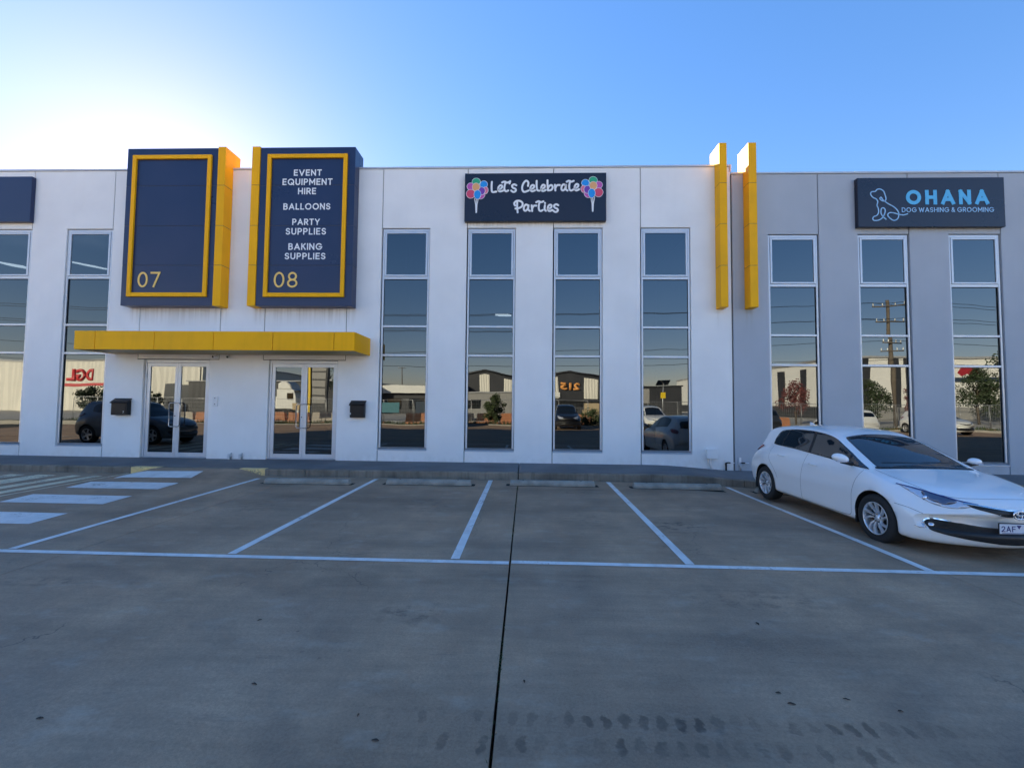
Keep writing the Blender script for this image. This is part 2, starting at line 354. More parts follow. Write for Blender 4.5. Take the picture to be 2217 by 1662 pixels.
# ---------------------------------------------------------------- a plain stroke alphabet for the signs
def _arc(cx, cz, rx, rz, a0, a1, n=16):
    return [(cx+rx*math.cos(R(a0+(a1-a0)*i/n)), cz+rz*math.sin(R(a0+(a1-a0)*i/n))) for i in range(n+1)]
GLYPH = {
 'A': (.84, [[(0, 0), (.42, 1), (.84, 0)], [(.15, .30), (.69, .30)]]), 'B': (.60, [[(0, 0), (0, 1), (.30, 1)]+_arc(.30, .765, .24, .235, 90, -90)+[(0, .53)], [(.28, .53)]+_arc(.32, .265, .28, .265, 90, -90)+[(0, 0)]]),
 'D': (.74, [[(0, 0), (0, 1), (.26, 1)]+_arc(.26, .5, .48, .5, 90, -90)+[(0, 0)]]), 'E': (.52, [[(.52, 1), (0, 1), (0, 0), (.52, 0)], [(0, .52), (.46, .52)]]), 'F': (.5, [[(.5, 1), (0, 1), (0, 0)], [(0, .5), (.44, .5)]]),
 'G': (.96, [_arc(.5, .5, .48, .5, 42, 355, 26)+[(.97, .46), (.56, .46)]]), 'H': (.68, [[(0, 0), (0, 1)], [(.68, 0), (.68, 1)], [(0, .5), (.68, .5)]]), 'I': (.0, [[(0, 0), (0, 1)]]),
 'K': (.62, [[(0, 0), (0, 1)], [(.58, 1), (.03, .44)], [(.2, .62), (.62, 0)]]), 'L': (.46, [[(0, 1), (0, 0), (.46, 0)]]), 'M': (.88, [[(0, 0), (0, 1), (.44, .30), (.88, 1), (.88, 0)]]), 'N': (.70, [[(0, 0), (0, 1), (.70, 0), (.70, 1)]]),
 'O': (.96, [_arc(.48, .5, .48, .5, 0, 360, 32)]), 'P': (.58, [[(0, 0), (0, 1), (.30, 1)]+_arc(.30, .72, .28, .28, 90, -90)+[(0, .44)]]), 'Q': (.98, [_arc(.48, .5, .48, .5, 0, 360, 32), [(.60, .30), (.96, -.04)]]),
 'R': (.60, [[(0, 0), (0, 1), (.30, 1)]+_arc(.30, .72, .28, .28, 90, -90)+[(0, .44)], [(.28, .44), (.60, 0)]]), 'S': (.58, [_arc(.29, .755, .27, .245, 25, 270, 16)+_arc(.29, .255, .29, .255, 90, -155, 16)[1:]]),
 'T': (.62, [[(0, 1), (.62, 1)], [(.31, 1), (.31, 0)]]), 'U': (.66, [[(0, 1), (0, .33)]+_arc(.33, .33, .33, .33, 180, 360)+[(.66, 1)]]), 'V': (.80, [[(0, 1), (.40, 0), (.80, 1)]]), 'W': (1.14, [[(0, 1), (.29, 0), (.57, .9), (.85, 0), (1.14, 1)]]),
 'Y': (.74, [[(0, 1), (.37, .45), (.74, 1)], [(.37, .45), (.37, 0)]]), '&': (.72, [[(.72, 0), (.18, .68)]+_arc(.32, .82, .18, .18, 220, -40, 12)+[(.12, .40)]+_arc(.26, .22, .24, .22, 130, 330, 10)+[(.68, .42)]]),
 '0': (.62, [_arc(.31, .5, .31, .5, 0, 360, 32)]), '7': (.60, [[(0, 1), (.60, 1), (.20, 0)]]), '8': (.60, [_arc(.30, .755, .25, .245, 0, 360, 28), _arc(.30, .255, .30, .255, 0, 360, 28)]),
 '2': (.58, [_arc(.29, .72, .27, .28, 165, -35, 14)+[(0, 0), (.58, 0)]])}
def split_corners(pl):
    out = [[pl[0]]]
    for i in range(1, len(pl)):
        out[-1].append(pl[i])
        if 0 < i < len(pl)-1:
            a = Vector(pl[i])-Vector(pl[i-1]); b = Vector(pl[i+1])-Vector(pl[i])
            if a.length > 1e-6 and b.length > 1e-6 and a.angle(b) > .6: out.append([pl[i]])
    return out
def stroke_text(s, x0, x1, z0, z1, w, yf, depth, m, parent, gap=.20, name='letter', post=None):
    """each letter its own raised part; w = stroke width in metres, box is the outer edge of the letters"""
    adv = []; x = 0.0
    hz = z1-z0-w; g_ = gap+w/hz
    for ch in s:
        if ch == ' ': x += .34; adv.append(None); continue
        adv.append(x); x += GLYPH[ch][0]+g_
    tot = x-g_; sx = (x1-x0-w)/tot if tot > 0 else 1
    for ch, a in zip(s, adv):
        if a is None: continue
        bm = bmesh.new(); k = 0
        for pl in GLYPH[ch][1]:
            for seg in split_corners(pl):
                pts = [(x0+w/2+(a+px)*sx, z0+w/2+pz*hz) for px, pz in seg]
                closed = len(seg) > 20 and (Vector(seg[0])-Vector(seg[-1])).length < 1e-4
                ribbon(bm, pts, w, yf-depth-.0006*k, yf, closed=closed, ends=not closed, square=True); k += 1
        bmesh.ops.recalc_face_normals(bm, faces=bm.faces)
        if post: post(bm)
        obj(name, bm, m, parent, local=post is not None)
# ---------------------------------------------------------------- car (local: +x front, +y left, z up)
def lerp_tab(tab, x):
    pts = sorted(tab)
    if x <= pts[0][0]: return pts[0][1]
    if x >= pts[-1][0]: return pts[-1][1]
    n = len(pts)
    for i in range(n-1):
        if pts[i][0] <= x <= pts[i+1][0]:
            x0, y0 = pts[i]; x1, y1 = pts[i+1]; h = x1-x0; d = (y1-y0)/h
            def slope(k):
                if k == 0 or k == n-1: return None
                a = (pts[k][1]-pts[k-1][1])/(pts[k][0]-pts[k-1][0]); b = (pts[k+1][1]-pts[k][1])/(pts[k+1][0]-pts[k][0])
                return 0.0 if a*b <= 0 else 2*a*b/(a+b)
            m0 = slope(i); m1 = slope(i+1)
            m0 = d if m0 is None else m0; m1 = d if m1 is None else m1
            t = (x-x0)/h; t2 = t*t; t3 = t2*t
            return (2*t3-3*t2+1)*y0+(t3-2*t2+t)*h*m0+(-2*t3+3*t2)*y1+(t3-t2)*h*m1

HATCH = dict(
 zc=[(2.17,.56),(2.145,.625),(2.09,.685),(1.98,.74),(1.7,.815),(1.3,.885),(1.13,.915),(1.05,.94),(.75,1.085),(.48,1.21),(.26,1.30),(.05,1.358),(-.2,1.388),(-.6,1.408),(-1.0,1.402),(-1.4,1.375),(-1.6,1.342),(-1.70,1.29),(-1.79,1.18),(-1.9,1.03),(-1.98,.90),(-2.04,.78),(-2.07,.66),(-2.075,.58)],
 zb=[(2.17,.33),(2.15,.25),(2.1,.195),(2.0,.17),(1.5,.17),(0,.185),(-1.5,.2),(-1.85,.24),(-2.0,.3),(-2.06,.36),(-2.075,.42)],
 sw=[(2.17,.46),(1.98,.38),(1.7,.24),(1.4,.12),(1.15,.06),(1.0,.06),(.6,.08),(.3,.07),(0,.04),(-.6,.0),(-1.4,-.03),(-1.7,-.08),(-2.075,-.16)],
 wm=[(2.17,.80),(2.1,.835),(1.9,.865),(1.5,.882),(0.6,.872),(0,.868),(-.7,.872),(-1.3,.885),(-1.7,.868),(-1.95,.835),(-2.075,.78)],
 zm=[(2.17,.44),(1.6,.52),(1.2,.58),(0.5,.56),(-.6,.58),(-1.3,.62),(-2.0,.60)],
 zbelt=[(2.17,.51),(2.1,.585),(1.98,.655),(1.7,.745),(1.3,.83),(.95,.885),(.5,.915),(0,.945),(-.6,.975),(-1.2,1.0),(-1.6,.97),(-1.85,.88),(-2.0,.74),(-2.075,.54)],
 wb=[(2.17,.66),(2.0,.735),(1.7,.775),(1.3,.79),(.9,.79),(0,.79),(-.8,.78),(-1.3,.765),(-1.7,.735),(-2.075,.69)],
 wr=[(2.17,.45),(2.0,.60),(1.7,.67),(1.3,.69),(1.06,.69),(.75,.65),(.48,.61),(.26,.58),(0,.57),(-.4,.57),(-1.0,.56),(-1.5,.53),(-1.72,.54),(-1.95,.60),(-2.075,.62)],
 dr=[(2.17,.02),(1.3,.028),(1.0,.035),(.6,.05),(.2,.055),(-.6,.055),(-1.5,.055),(-1.75,.045),(-2.075,.02)])
SUV = {k: list(v) for k, v in HATCH.items()}
SUV['zc'] = [(x, z*1.10+.05+(.06 if x < .3 else 0)) for x, z in HATCH['zc']]
SUV['zbelt'] = [(x, z*1.12+.04) for x, z in HATCH['zbelt']]
SUV['zb'] = [(x, z+.06) for x, z in HATCH['zb']]
SUV['zm'] = [(x, z+.08) for x, z in HATCH['zm']]
SUV['wr'] = [(x, w+(.03 if x < .3 else 0)) for x, w in HATCH['wr']]

def section(T, x, nv):
    g = lambda k: lerp_tab(T[k], x)
    zc, zb, wm, zm, zt, wb, wr, dr = g('zc'), g('zb'), g('wm'), g('zm'), g('zbelt'), g('wb'), g('wr'), g('dr')
    zt = min(zt, zc-.02); zm = min(zm, zt-.03); zr = max(zc-dr, zt+.006)
    lo = zb+.05
    P = [(0, zb), (wm*.55, zb), (wm-.10, zb+.008), (wm-.03, lo), (wm-.012, lo+.30*(zm-lo)), (wm-.004, lo+.72*(zm-lo)), (wm, zm), (wm-.022, zm+.6*(zt-zm)), (wb, zt), (wr+.45*(wb-wr), zt+.58*(zr-zt)), (wr, zr), (wr*.62, zc-.3*dr), (wr*.3, zc-.06*dr), (0, zc)]
    # centripetal catmull-rom through P, nv samples by chord
    Q = [(-P[1][0], P[1][1])]+P+[(-P[-2][0], P[-2][1])]
    out = []
    counts = [2, 2, 3, 3, 4, 4, 4, 4, 6, 6, 4, 3, 3]
    for i in range(len(P)-1):
        p0, p1, p2, p3 = Q[i], Q[i+1], Q[i+2], Q[i+3]
        n = counts[i]
        def dd(a, b): return max(((a[0]-b[0])**2+(a[1]-b[1])**2)**.25, 1e-4)
        t0 = 0; t1 = t0+dd(p0, p1); t2 = t1+dd(p1, p2); t3 = t2+dd(p2, p3)
        for k in range(n):
            t = t1+(t2-t1)*k/n
            def L(a, b, ta, tb): return ((tb-t)/(tb-ta)*a[0]+(t-ta)/(tb-ta)*b[0], (tb-t)/(tb-ta)*a[1]+(t-ta)/(tb-ta)*b[1])
            A1 = L(p0, p1, t0, t1); A2 = L(p1, p2, t1, t2); A3 = L(p2, p3, t2, t3)
            B1 = L(A1, A2, t0, t2); B2 = L(A2, A3, t1, t3)
            out.append(L(B1, B2, t1, t2))
    out.append(P[-1])
    return out

def car_body_bm(T, arch=.335, axles=(1.30, -1.30), zw=.305, cut=True):
    xs = [2.17, 2.163, 2.15, 2.13, 2.10, 2.06, 2.01]
    x = 1.95
    while x > -1.6: xs.append(x); x -= .05
    xs += [-1.6, -1.64, -1.68, -1.71, -1.74, -1.77, -1.8, -1.84, -1.88, -1.92, -1.96, -2.0, -2.03, -2.05, -2.062, -2.07, -2.075]
    bm = bmesh.new(); rows = []
    for x in xs:
        sec = section(T, x, 0); sw = lerp_tab(T['sw'], x)
        R = []
        for (y, z) in sec: R.append((x-sw*(abs(y)/.88)**2.3, y, z))
        full = [(p[0], -p[1], p[2]) for p in R]+[(p[0], p[1], p[2]) for p in reversed(R[1:-1])]
        rows.append([bm.verts.new(p) for p in full])
    n = len(rows[0])
    for i in range(len(rows)-1):
        for j in range(n):
            a, b = rows[i], rows[i+1]
            f = bm.faces.new((a[j], a[(j+1) % n], b[(j+1) % n], b[j])); f.smooth = True
    for r, s in ((rows[0], 1), (rows[-1], -1)):
        c = bm.verts.new((sum(v.co.x for v in r)/n+.004*s, 0, sum(v.co.z for v in r)/n))
        for j in range(n): f = bm.faces.new((r[j], r[(j+1) % n], c)); f.smooth = True
    bmesh.ops.recalc_face_normals(bm, faces=bm.faces)
    return bm

def arch_cut(me, arch, axles, zw, mats):
    """wheel housings taken out of the closed body with a boolean"""
    body = bpy.data.objects.new('tmp_body', me); COL.objects.link(body)
    for m in mats:
        if m.name not in [q.name for q in me.materials if q]: me.materials.append(m)
    bm = bmesh.new()
    for ax in axles:
        for s in (-1, 1):
            N = 56; ring = []
            for yy in (s*.60, s*1.05):
                pts = []
                for k in range(N):
                    a = 2*math.pi*k/N
                    pts.append(bm.verts.new((ax+arch*math.cos(a), yy, zw+.012+arch*math.sin(a)*(1 if math.sin(a) > 0 else 1.6))))
                ring.append(pts)
            for k in range(N): bm.faces.new((ring[0][k], ring[0][(k+1) % N], ring[1][(k+1) % N], ring[1][k]))
            bm.faces.new(ring[0]); bm.faces.new(ring[1])
    bmesh.ops.recalc_face_normals(bm, faces=bm.faces)
    cm = bpy.data.meshes.new('tmp_cut'); bm.to_mesh(cm); bm.free()
    cm.materials.append(mats[1])
    cut = bpy.data.objects.new('tmp_cut', cm); COL.objects.link(cut)
    md = body.modifiers.new('b', 'BOOLEAN'); md.operation = 'DIFFERENCE'; md.object = cut; md.solver = 'EXACT'
    md.material_mode = 'TRANSFER'
    dg = bpy.context.evaluated_depsgraph_get(); dg.update()
    out = bpy.data.meshes.new_from_object(body.evaluated_get(dg))
    bpy.data.objects.remove(body); bpy.data.objects.remove(cut)
    return out

def smooth_outline(pts, closed=True, n=6, keep=()):
    """catmull-rom; indices in keep stay as sharp corners"""
    out = []; N = len(pts)
    rng = range(N if closed else N-1)
    for i in rng:
        p1 = pts[i]; p2 = pts[(i+1) % N]
        p0 = pts[(i-1) % N] if (closed or i > 0) else p1
        p3 = pts[(i+2) % N] if (closed or i < N-2) else p2
        if i in keep: p0 = p1
        if (i+1) % N in keep: p3 = p2
        for k in range(n):
            t = k/n; t2 = t*t; t3 = t2*t
            out.append(tuple(.5*((2*b)+(-a+c)*t+(2*a-5*b+4*c-d)*t2+(-a+3*b-3*c+d)*t3) for a, b, c, d in zip(p0, p1, p2, p3)))
    if not closed: out.append(pts[-1])
    return out

def patch_bm(bvh, outline, origin, u, v, d, off=.003, step=.03, depth=.012):
    """a panel that lies on the body: outline (a,b) in plane origin+a*u+b*v, cast along d"""
    pts = [Vector(p) for p in outline]
    lo = [min(p[i] for p in pts) for i in (0, 1)]; hi = [max(p[i] for p in pts) for i in (0, 1)]
    inner = []
    def inside(q):
        c = False; n = len(pts)
        for i in range(n):
            a = pts[i]; b = pts[(i+1) % n]
            if (a.y > q.y) != (b.y > q.y) and q.x < (b.x-a.x)*(q.y-a.y)/(b.y-a.y)+a.x: c = not c
        return c
    x = lo[0]+step*.5
    while x < hi[0]:
        y = lo[1]+step*.5
        while y < hi[1]:
            q = Vector((x, y))
            if inside(q) and min((q-p).length for p in pts) > step*.4: inner.append(q)
            y += step
        x += step
    n = len(pts)
    res = geometry.delaunay_2d_cdt(pts+inner, [(i, (i+1) % n) for i in range(n)], [list(range(n))], 1, 1e-6)
    V, F = res[0], res[2]
    bm = bmesh.new(); top = []; last = None
    for p in V:
        o = origin+u*p.x+v*p.y
        loc, nor, idx, dist = bvh.ray_cast(o, d)
        if loc is None:
            loc, nor, idx, dist = bvh.find_nearest(o+d*2.0)
        if nor.dot(d) > 0: nor = -nor
        top.append(bm.verts.new(loc+nor*off)); 
    for f in F:
        try:
            ff = bm.faces.new([top[i] for i in f]); ff.smooth = True
        except ValueError: pass
    bm.normal_update()
    for f in bm.faces:
        if f.normal.dot(d) > 0: f.normal_flip()
    bedges = [e for e in bm.edges if e.is_boundary]
    r = bmesh.ops.extrude_edge_only(bm, edges=bedges)
    for g in r['geom']:
        if isinstance(g, bmesh.types.BMVert): g.co += d*depth
    return bm

def strip_bm(bvh, line, origin, u, v, d, w=.005, off=.0012, n=6):
    pts = smooth_outline(line, closed=False, n=n)
    P = []
    for p in pts:
        loc, nor, idx, dist = bvh.ray_cast(origin+u*p[0]+v*p[1], d)
        if loc is None: continue
        if nor.dot(d) > 0: nor = -nor
        P.append((loc+nor*off, nor))
    bm = bmesh.new(); prev = None
    for i, (p, nn) in enumerate(P):
        t = (P[min(i+1, len(P)-1)][0]-P[max(i-1, 0)][0]).normalized(); s = nn.cross(t).normalized()*w*.5
        q = (bm.verts.new(p-s), bm.verts.new(p+s))
        if prev: bm.faces.new((prev[0], q[0], q[1], prev[1]))
        prev = q
    return bm

def mirror_y(bm):
    b = bm.copy()
    for v in b.verts: v.co.y = -v.co.y
    bmesh.ops.reverse_faces(b, faces=b.faces)
    return b
# ================================================================ THE SETTING
YW = 11.4; YK = 9.86
def fz(x): return .165+.0035*max(-8-x, 0)-.115*sstep(3.2, 5.4, x)
def gz(x, y):
    z = -.0022*x-.088*sstep(3.0, 5.4, x)*sstep(4.6, 9.6, y)
    t = sstep(-8.95, -8.3, x)*(1-sstep(-6.44, -5.85, x))
    q = min(max((y-8.72)/(YK-8.72), 0), 1)
    return z+(fz(x)-.006-z)*t*q
g = B(-500, 500, -500, 300, -.6, -.22); tag(obj('ground', g, 'dirt_and_shade'), kind='structure')
lot = tag(thing('parking_lot', (0, 0, 0), None, None), kind='structure')
def grid(x0, x1, y0, y1, nx, ny, fn, skirt=.16):
    bm = bmesh.new(); V = [[bm.verts.new((x0+(x1-x0)*i/nx, y0+(y1-y0)*j/ny, fn(x0+(x1-x0)*i/nx, y0+(y1-y0)*j/ny))) for j in range(ny+1)] for i in range(nx+1)]
    for i in range(nx):
        for j in range(ny): bm.faces.new((V[i][j], V[i+1][j], V[i+1][j+1], V[i][j+1])).smooth = True
    ring = [V[i][0] for i in range(nx+1)]+[V[nx][j] for j in range(1, ny+1)]+[V[i][ny] for i in range(nx-1, -1, -1)]+[V[0][j] for j in range(ny-1, 0, -1)]
    ring = [bm.verts.new(v.co) for v in ring]; low = [bm.verts.new((v.co.x, v.co.y, v.co.z-skirt)) for v in ring]
    for k in range(len(ring)):
        m = (k+1) % len(ring); bm.faces.new((ring[k], low[k], low[m], ring[m]))
    return bm
XJ = [-30, -4.955, -.15, 4.285, 34]; GAP = [.004, .004, .0085, .003, .004]
for i in range(4):
    nx = int((XJ[i+1]-XJ[i])/.16)
    obj('slab', grid(XJ[i]+GAP[i], XJ[i+1]-GAP[i+1], -10.6, YK-.004, nx, 110, gz), 'conc', lot)
# weeds and dirt in the wide joint
rnd = random.Random(4)
bm = bmesh.new()
for k in range(420):
    y = rnd.choice([rnd.uniform(2, 9.6), rnd.gauss(8.9, .1), rnd.gauss(7.6, .5), rnd.gauss(6.2, .3), rnd.gauss(3.0, .2)])
    if y > 9.8: continue
    x = -.15+rnd.uniform(-.012, .012); hh = rnd.uniform(.008, .03); a = rnd.uniform(0, 6.28); r0 = .004
    dx, dy = math.cos(a), math.sin(a); lx, ly = rnd.uniform(-.02, .02), rnd.uniform(-.02, .02)
    z = gz(x, y)-.012
    v = [bm.verts.new((x-dx*r0, y-dy*r0, z)), bm.verts.new((x+dx*r0, y+dy*r0, z)), bm.verts.new((x+lx, y+ly, z+hh))]
    bm.faces.new(v)
mat('weed', (.05, .075, .02), .8)
tag(obj('joint_weeds', bm, 'weed'), 'tiny green weeds growing in the wide concrete expansion joint', 'weeds', kind='stuff')
def drape(quad, lift=.004, nu=24, nv=3):
    """a painted patch laid on the slab: quad = near-left, near-right, far-right, far-left"""
    bm = bmesh.new(); a, b, c, d = [Vector(q) for q in quad]; V = []
    for i in range(nu+1):
        row = []
        for j in range(nv+1):
            u, v = i/nu, j/nv
            p = (a*(1-v)+b*v)*(1-u)+(d*(1-v)+c*v)*u
            row.append(bm.verts.new((p.x, p.y, gz(p.x, p.y)+lift)))
        V.append(row)
    for i in range(nu):
        for j in range(nv): bm.faces.new((V[i][j], V[i][j+1], V[i+1][j+1], V[i+1][j])).smooth = True
    return bm
LW = .095
ends = [(-5.69, 4.78, -5.76, 9.5), (-3.20, 4.78, -3.25, 9.68), (-.745, 4.78, -.75, 9.78), (1.755, 4.78, 1.81, 9.80), (4.20, 4.76, 4.335, 9.72), (6.75, 4.72, 6.83, 9.7)]
for (xa, ya, xb, yb) in ends:
    obj('bay_line', drape([(xa-LW/2, ya+.045), (xa+LW/2, ya+.045), (xb+LW/2, yb), (xb-LW/2, yb)], nu=70, nv=1), 'line_paint', lot)
for xa, xb in ((-14, -.163), (-.137, 12)):
    obj('front_line', drape([(xa, 4.73), (xa, 4.82), (xb, 4.79 if xb < 0 else 4.76), (xb, 4.70 if xb < 0 else 4.67)], nu=60, nv=1), 'line_paint', lot)
bars = [[(-8.60, 9.08), (-6.98, 9.13), (-7.09, 9.63), (-8.74, 9.56)], [(-8.646, 8.158), (-6.879, 8.169), (-6.976, 8.79), (-8.787, 8.785)], [(-8.462, 6.944), (-6.729, 6.942), (-6.814, 7.561), (-8.597, 7.563)], [(-8.28, 5.778), (-6.597, 5.775), (-6.673, 6.349), (-8.40, 6.369)], [(-8.1, 4.95), (-6.47, 4.95), (-6.5, 5.2), (-8.15, 5.2)]]
for q in bars[:4]: obj('crossing_bar', drape(q, nu=12, nv=8), 'line_paint', lot)
for xa, xb in ((-13.1, -12.75), (-12.2, -11.8), (-11.33, -10.95), (-10.70, -10.22), (-9.93, -9.67), (-9.43, -9.20), (-9.035, -8.975)):
    obj('hatch_stripe', drape([(xa+.1, 5.2), (xb+.1, 5.2), (xb, 9.46 if xb < -9.1 else 9.9), (xa, 9.5 if xb < -9.1 else 9.9)], nu=40, nv=1), 'hatch_paint', lot)

# kerb and footpath
kerb = tag(thing('kerb', (0, YK, 0), None, None), kind='structure')
def kerb_seg(x0, x1, m):
    n = max(2, int((x1-x0)/.25)); bm = bmesh.new(); rows = []
    for i in range(n+1):
        x = x0+(x1-x0)*i/n; zt = fz(x)
        rows.append([bm.verts.new(p) for p in ((x, YK+.004, -.2), (x, YK, zt-.02), (x, YK+.006, zt-.006), (x, YK+.02, zt), (x, YK+.15, zt), (x, YK+.15, -.2))])
    for i in range(n):
        for j in range(5): f = bm.faces.new((rows[i][j], rows[i+1][j], rows[i+1][j+1], rows[i][j+1])); f.smooth = j in (1, 2)
    bm.faces.new(rows[0]); bm.faces.new(list(reversed(rows[-1]))); bmesh.ops.recalc_face_normals(bm, faces=bm.faces)
    return obj('kerb_stone', bm, m, kerb)
for a, b, m in ((-30, -14.5, 'kerb'), (-14.49, -8.95, 'kerb'), (-8.945, -8.3, 'kerb_yellow'), (-8.295, -6.44, 'kerb'), (-6.435, -5.85, 'kerb_yellow'), (-5.845, -4.93, 'kerb'), (-4.92, -.16, 'kerb'), (-.14, 4.76, 'kerb'), (4.775, 10, 'kerb'), (10.01, 34, 'kerb')):
    kerb_seg(a, b, m)
fp = tag(thing('footpath', (0, 10.6, 0), None, None), kind='structure')
for a, b in ((-30, -12.0), (-11.99, -8.31), (-8.3, -4.93), (-4.92, -.16), (-.14, 4.28), (4.29, 34)):
    obj('footpath_slab', grid(a, b, YK+.153, YW+.3, int((b-a)/.3), 6, lambda x, y: fz(x)+.002+.006*(y-YK)), 'footpath', fp)

# ================================================================ BUILDINGS
Z_TOP = 7.885
LB = thing('commercial_building', (-5, YW, 0), 'pale rendered two-storey unit block with the tall yellow-framed signs and yellow canopy', 'building')
RB = thing('commercial_building', (12, YW, 0), 'grey rendered unit block at the right with the dog grooming sign', 'building')
J = .009
def panel(pts, parent, m, name='wall_panel'):
    return obj(name, prism(pts, YW, YW+.17, bev=.008), m, parent)
WS, WH, WW = .455, 6.276, 1.243
def cpanel(x0, x1, wx, side, top, dz, parent, m):
    """panel with a full-height window notch along its left or right edge"""
    s, hd = WS+dz, WH+.012+dz
    if side == 'L': pts = [(x0+J, -.1), (x1-J, -.1), (x1-J, top), (x0+J, top), (x0+J, hd), (wx+WW+.012, hd), (wx+WW+.012, s), (x0+J, s)]
    else: pts = [(x0+J, -.1), (x1-J, -.1), (x1-J, s), (wx-.012, s), (wx-.012, hd), (x1-J, hd), (x1-J, top), (x0+J, top)]
    panel(pts, parent, m)
WA = [-3.807+2.2583*i for i in range(4)]; WRt = [6.208+2.2583*i for i in range(4)]; WL = [-12.432, -14.69, -16.95]
jx = [-3.828, -1.572, .686, 2.944, 5.26]
for i in range(4): cpanel(jx[i], jx[i+1], WA[i], 'L', Z_TOP, 0, LB, 'wall')
for i, x in enumerate(WL): cpanel(x+WW-2.2583+.022, x+WW+.022, x, 'R', Z_TOP, 0, LB, 'wall')
DH = 2.775
d1, d2 = (-10.126, -8.352), (-6.745, -4.926); l1, l2 = (-10.305, -8.105), (-6.91, -4.725)
panel([(-11.167+J, -.1), (d1[0]-.012, -.1), (d1[0]-.012, DH-J), (l1[0]-J, DH-J), (l1[0]-J, Z_TOP), (-11.167+J, Z_TOP)], LB, 'wall')
panel([(l1[0]+J, DH+J), (l1[1]-J, DH+J), (l1[1]-J, Z_TOP), (l1[0]+J, Z_TOP)], LB, 'wall')
panel([(d1[1]+.012, -.1), (d2[0]-.012, -.1), (d2[0]-.012, DH-J), (l2[0]-J, DH-J), (l2[0]-J, Z_TOP), (l1[1]+J, Z_TOP), (l1[1]+J, DH-J), (d1[1]+.012, DH-J)], LB, 'wall')
panel([(l2[0]+J, DH+J), (l2[1]-J, DH+J), (l2[1]-J, Z_TOP), (l2[0]+J, Z_TOP)], LB, 'wall')
panel([(d2[1]+.012, -.1), (jx[0]-J, -.1), (jx[0]-J, Z_TOP), (l2[1]+J, Z_TOP), (l2[1]+J, DH-J), (d2[1]+.012, DH-J)], LB, 'wall')
# the run of plain wall past the left edge of view
panel([(-24, -.1), (-19.2, -.1), (-19.2, Z_TOP), (-24, Z_TOP)], LB, 'wall')
DZ = -.185; RT = Z_TOP-.2
rj = [5.28, 7.473, 9.731, 11.989, 14.25]
for i in range(4): cpanel(rj[i], rj[i+1], WRt[i], 'R', RT, DZ, RB, 'wall_grey')
panel([(14.25+J, -.1), (24, -.1), (24, RT), (14.25+J, RT)], RB, 'wall_grey')
# dark sealant behind the panel joints
def seal(parent, x0, x1, z0, z1): obj('joint_sealant', B(x0, x1, YW+.022, YW+.04, z0, z1), 'sealant', parent)
for x in [-13.425, -11.167]+jx[:4]: seal(LB, x-.012, x+.012, WH+.02, Z_TOP-.02); seal(LB, x-.012, x+.012, .02, WS-.01)
for a, b in (l1, l2): seal(LB, a-.012, a+.012, DH-.012, Z_TOP-.02); seal(LB, b-.012, b+.012, DH-.012, Z_TOP-.02); seal(LB, a+.013, b-.013, DH-.012, DH+.012)
obj('joint_sealant', B(5.248, 5.29, YW+.03, YW+.05, .02, RT), 'sealant', LB)
for x in rj[1:4]: seal(RB, x-.012, x+.012, WH+.02+DZ, RT-.02); seal(RB, x-.012, x+.012, .02, WS-.01+DZ)
# parapet cappings
for k in range(10):
    a = -24+2.9235*k; b = a+2.9235; lift = .003*(k % 2)
    obj('parapet_capping', B(a+.001, b+(.03 if k % 2 and k < 9 else 0)-.001, YW-.02-lift, YW+.24+lift, Z_TOP+.004-lift, Z_TOP+.05+lift, bev=.005), 'flashing', LB)
obj('parapet_capping', B(5.238, 5.275, YW-.025, YW+.24, RT+.06, Z_TOP+.055, bev=.006), 'flashing', LB)
for k in range(6):
    a = 5.277+3.12*k; b = a+3.12; lift = .003*(k % 2)
    obj('parapet_capping', B(a+.001, b+(.03 if k % 2 and k < 5 else 0)-.001, YW-.02-lift, YW+.24+lift, RT+.004-lift, RT+.05+lift, bev=.005), 'flashing', RB)
# shell behind the front: roof, party wall, back, floors
def shell(parent, x0, x1, top, m):
    obj('roof', B(x0, x1, YW+.18, 34, top-.75, top-.6), 'flashing', parent)
    obj('rear_wall', B(x0, x1, 33.8, 34, -.1, top-.76), m, parent)
    obj('side_wall', B(x0, x0+.15, YW+.18, 33.79, -.1, top-.76), m, parent); obj('side_wall', B(x1-.15, x1, YW+.18, 33.79, -.1, top-.76), m, parent)
    obj('interior_wall', B(x0+.16, x1-.16, 17.5, 17.6, .2, top-.77), 'room', parent)
    obj('interior_floor', B(x0+.16, x1-.16, YW+.16, 17.49, -.08, .19), 'carpet', parent)
    obj('interior_floor', B(x0+.16, x1-.16, YW+.19, 17.49, 3.0+(0 if parent is LB else DZ), 3.55+(0 if parent is LB else DZ)), 'carpet', parent)
shell(LB, -24, 5.255, Z_TOP, 'wall'); shell(RB, 5.285, 24, RT, 'wall_grey')
obj('interior_wall', B(-8.0, -7.9, YW+.18, 17.48, .2, 2.99), 'room', LB); obj('interior_wall', B(-3.2, -3.1, YW+.18, 17.48, 3.56, 7.0), 'room', LB)
for (a, b, y, z) in ((-1.03, -.62, 14.5, 4.60), (-15.5, -14.9, 14.4, 6.24), (-18.1, -17.6, 14.4, 6.24)):
    sk = 0 if a > -5 else .16
    p = bmesh.new(); v = [p.verts.new(q) for q in ((a, y, z+sk*.6), (b, y, z-sk*.2), (b+.12+sk, y+.2+2*sk, z-sk*.2+.012), (a+.12+sk, y+.2+2*sk, z+sk*.6+.012))]; p.faces.new(v)
    r = bmesh.ops.extrude_face_region(p, geom=list(p.faces))
    for gq in r['geom']:
        if isinstance(gq, bmesh.types.BMVert): gq.co.z += .05
    bmesh.ops.recalc_face_normals(p, faces=p.faces)
    obj('ceiling_light', p, 'lamp_glow', LB)
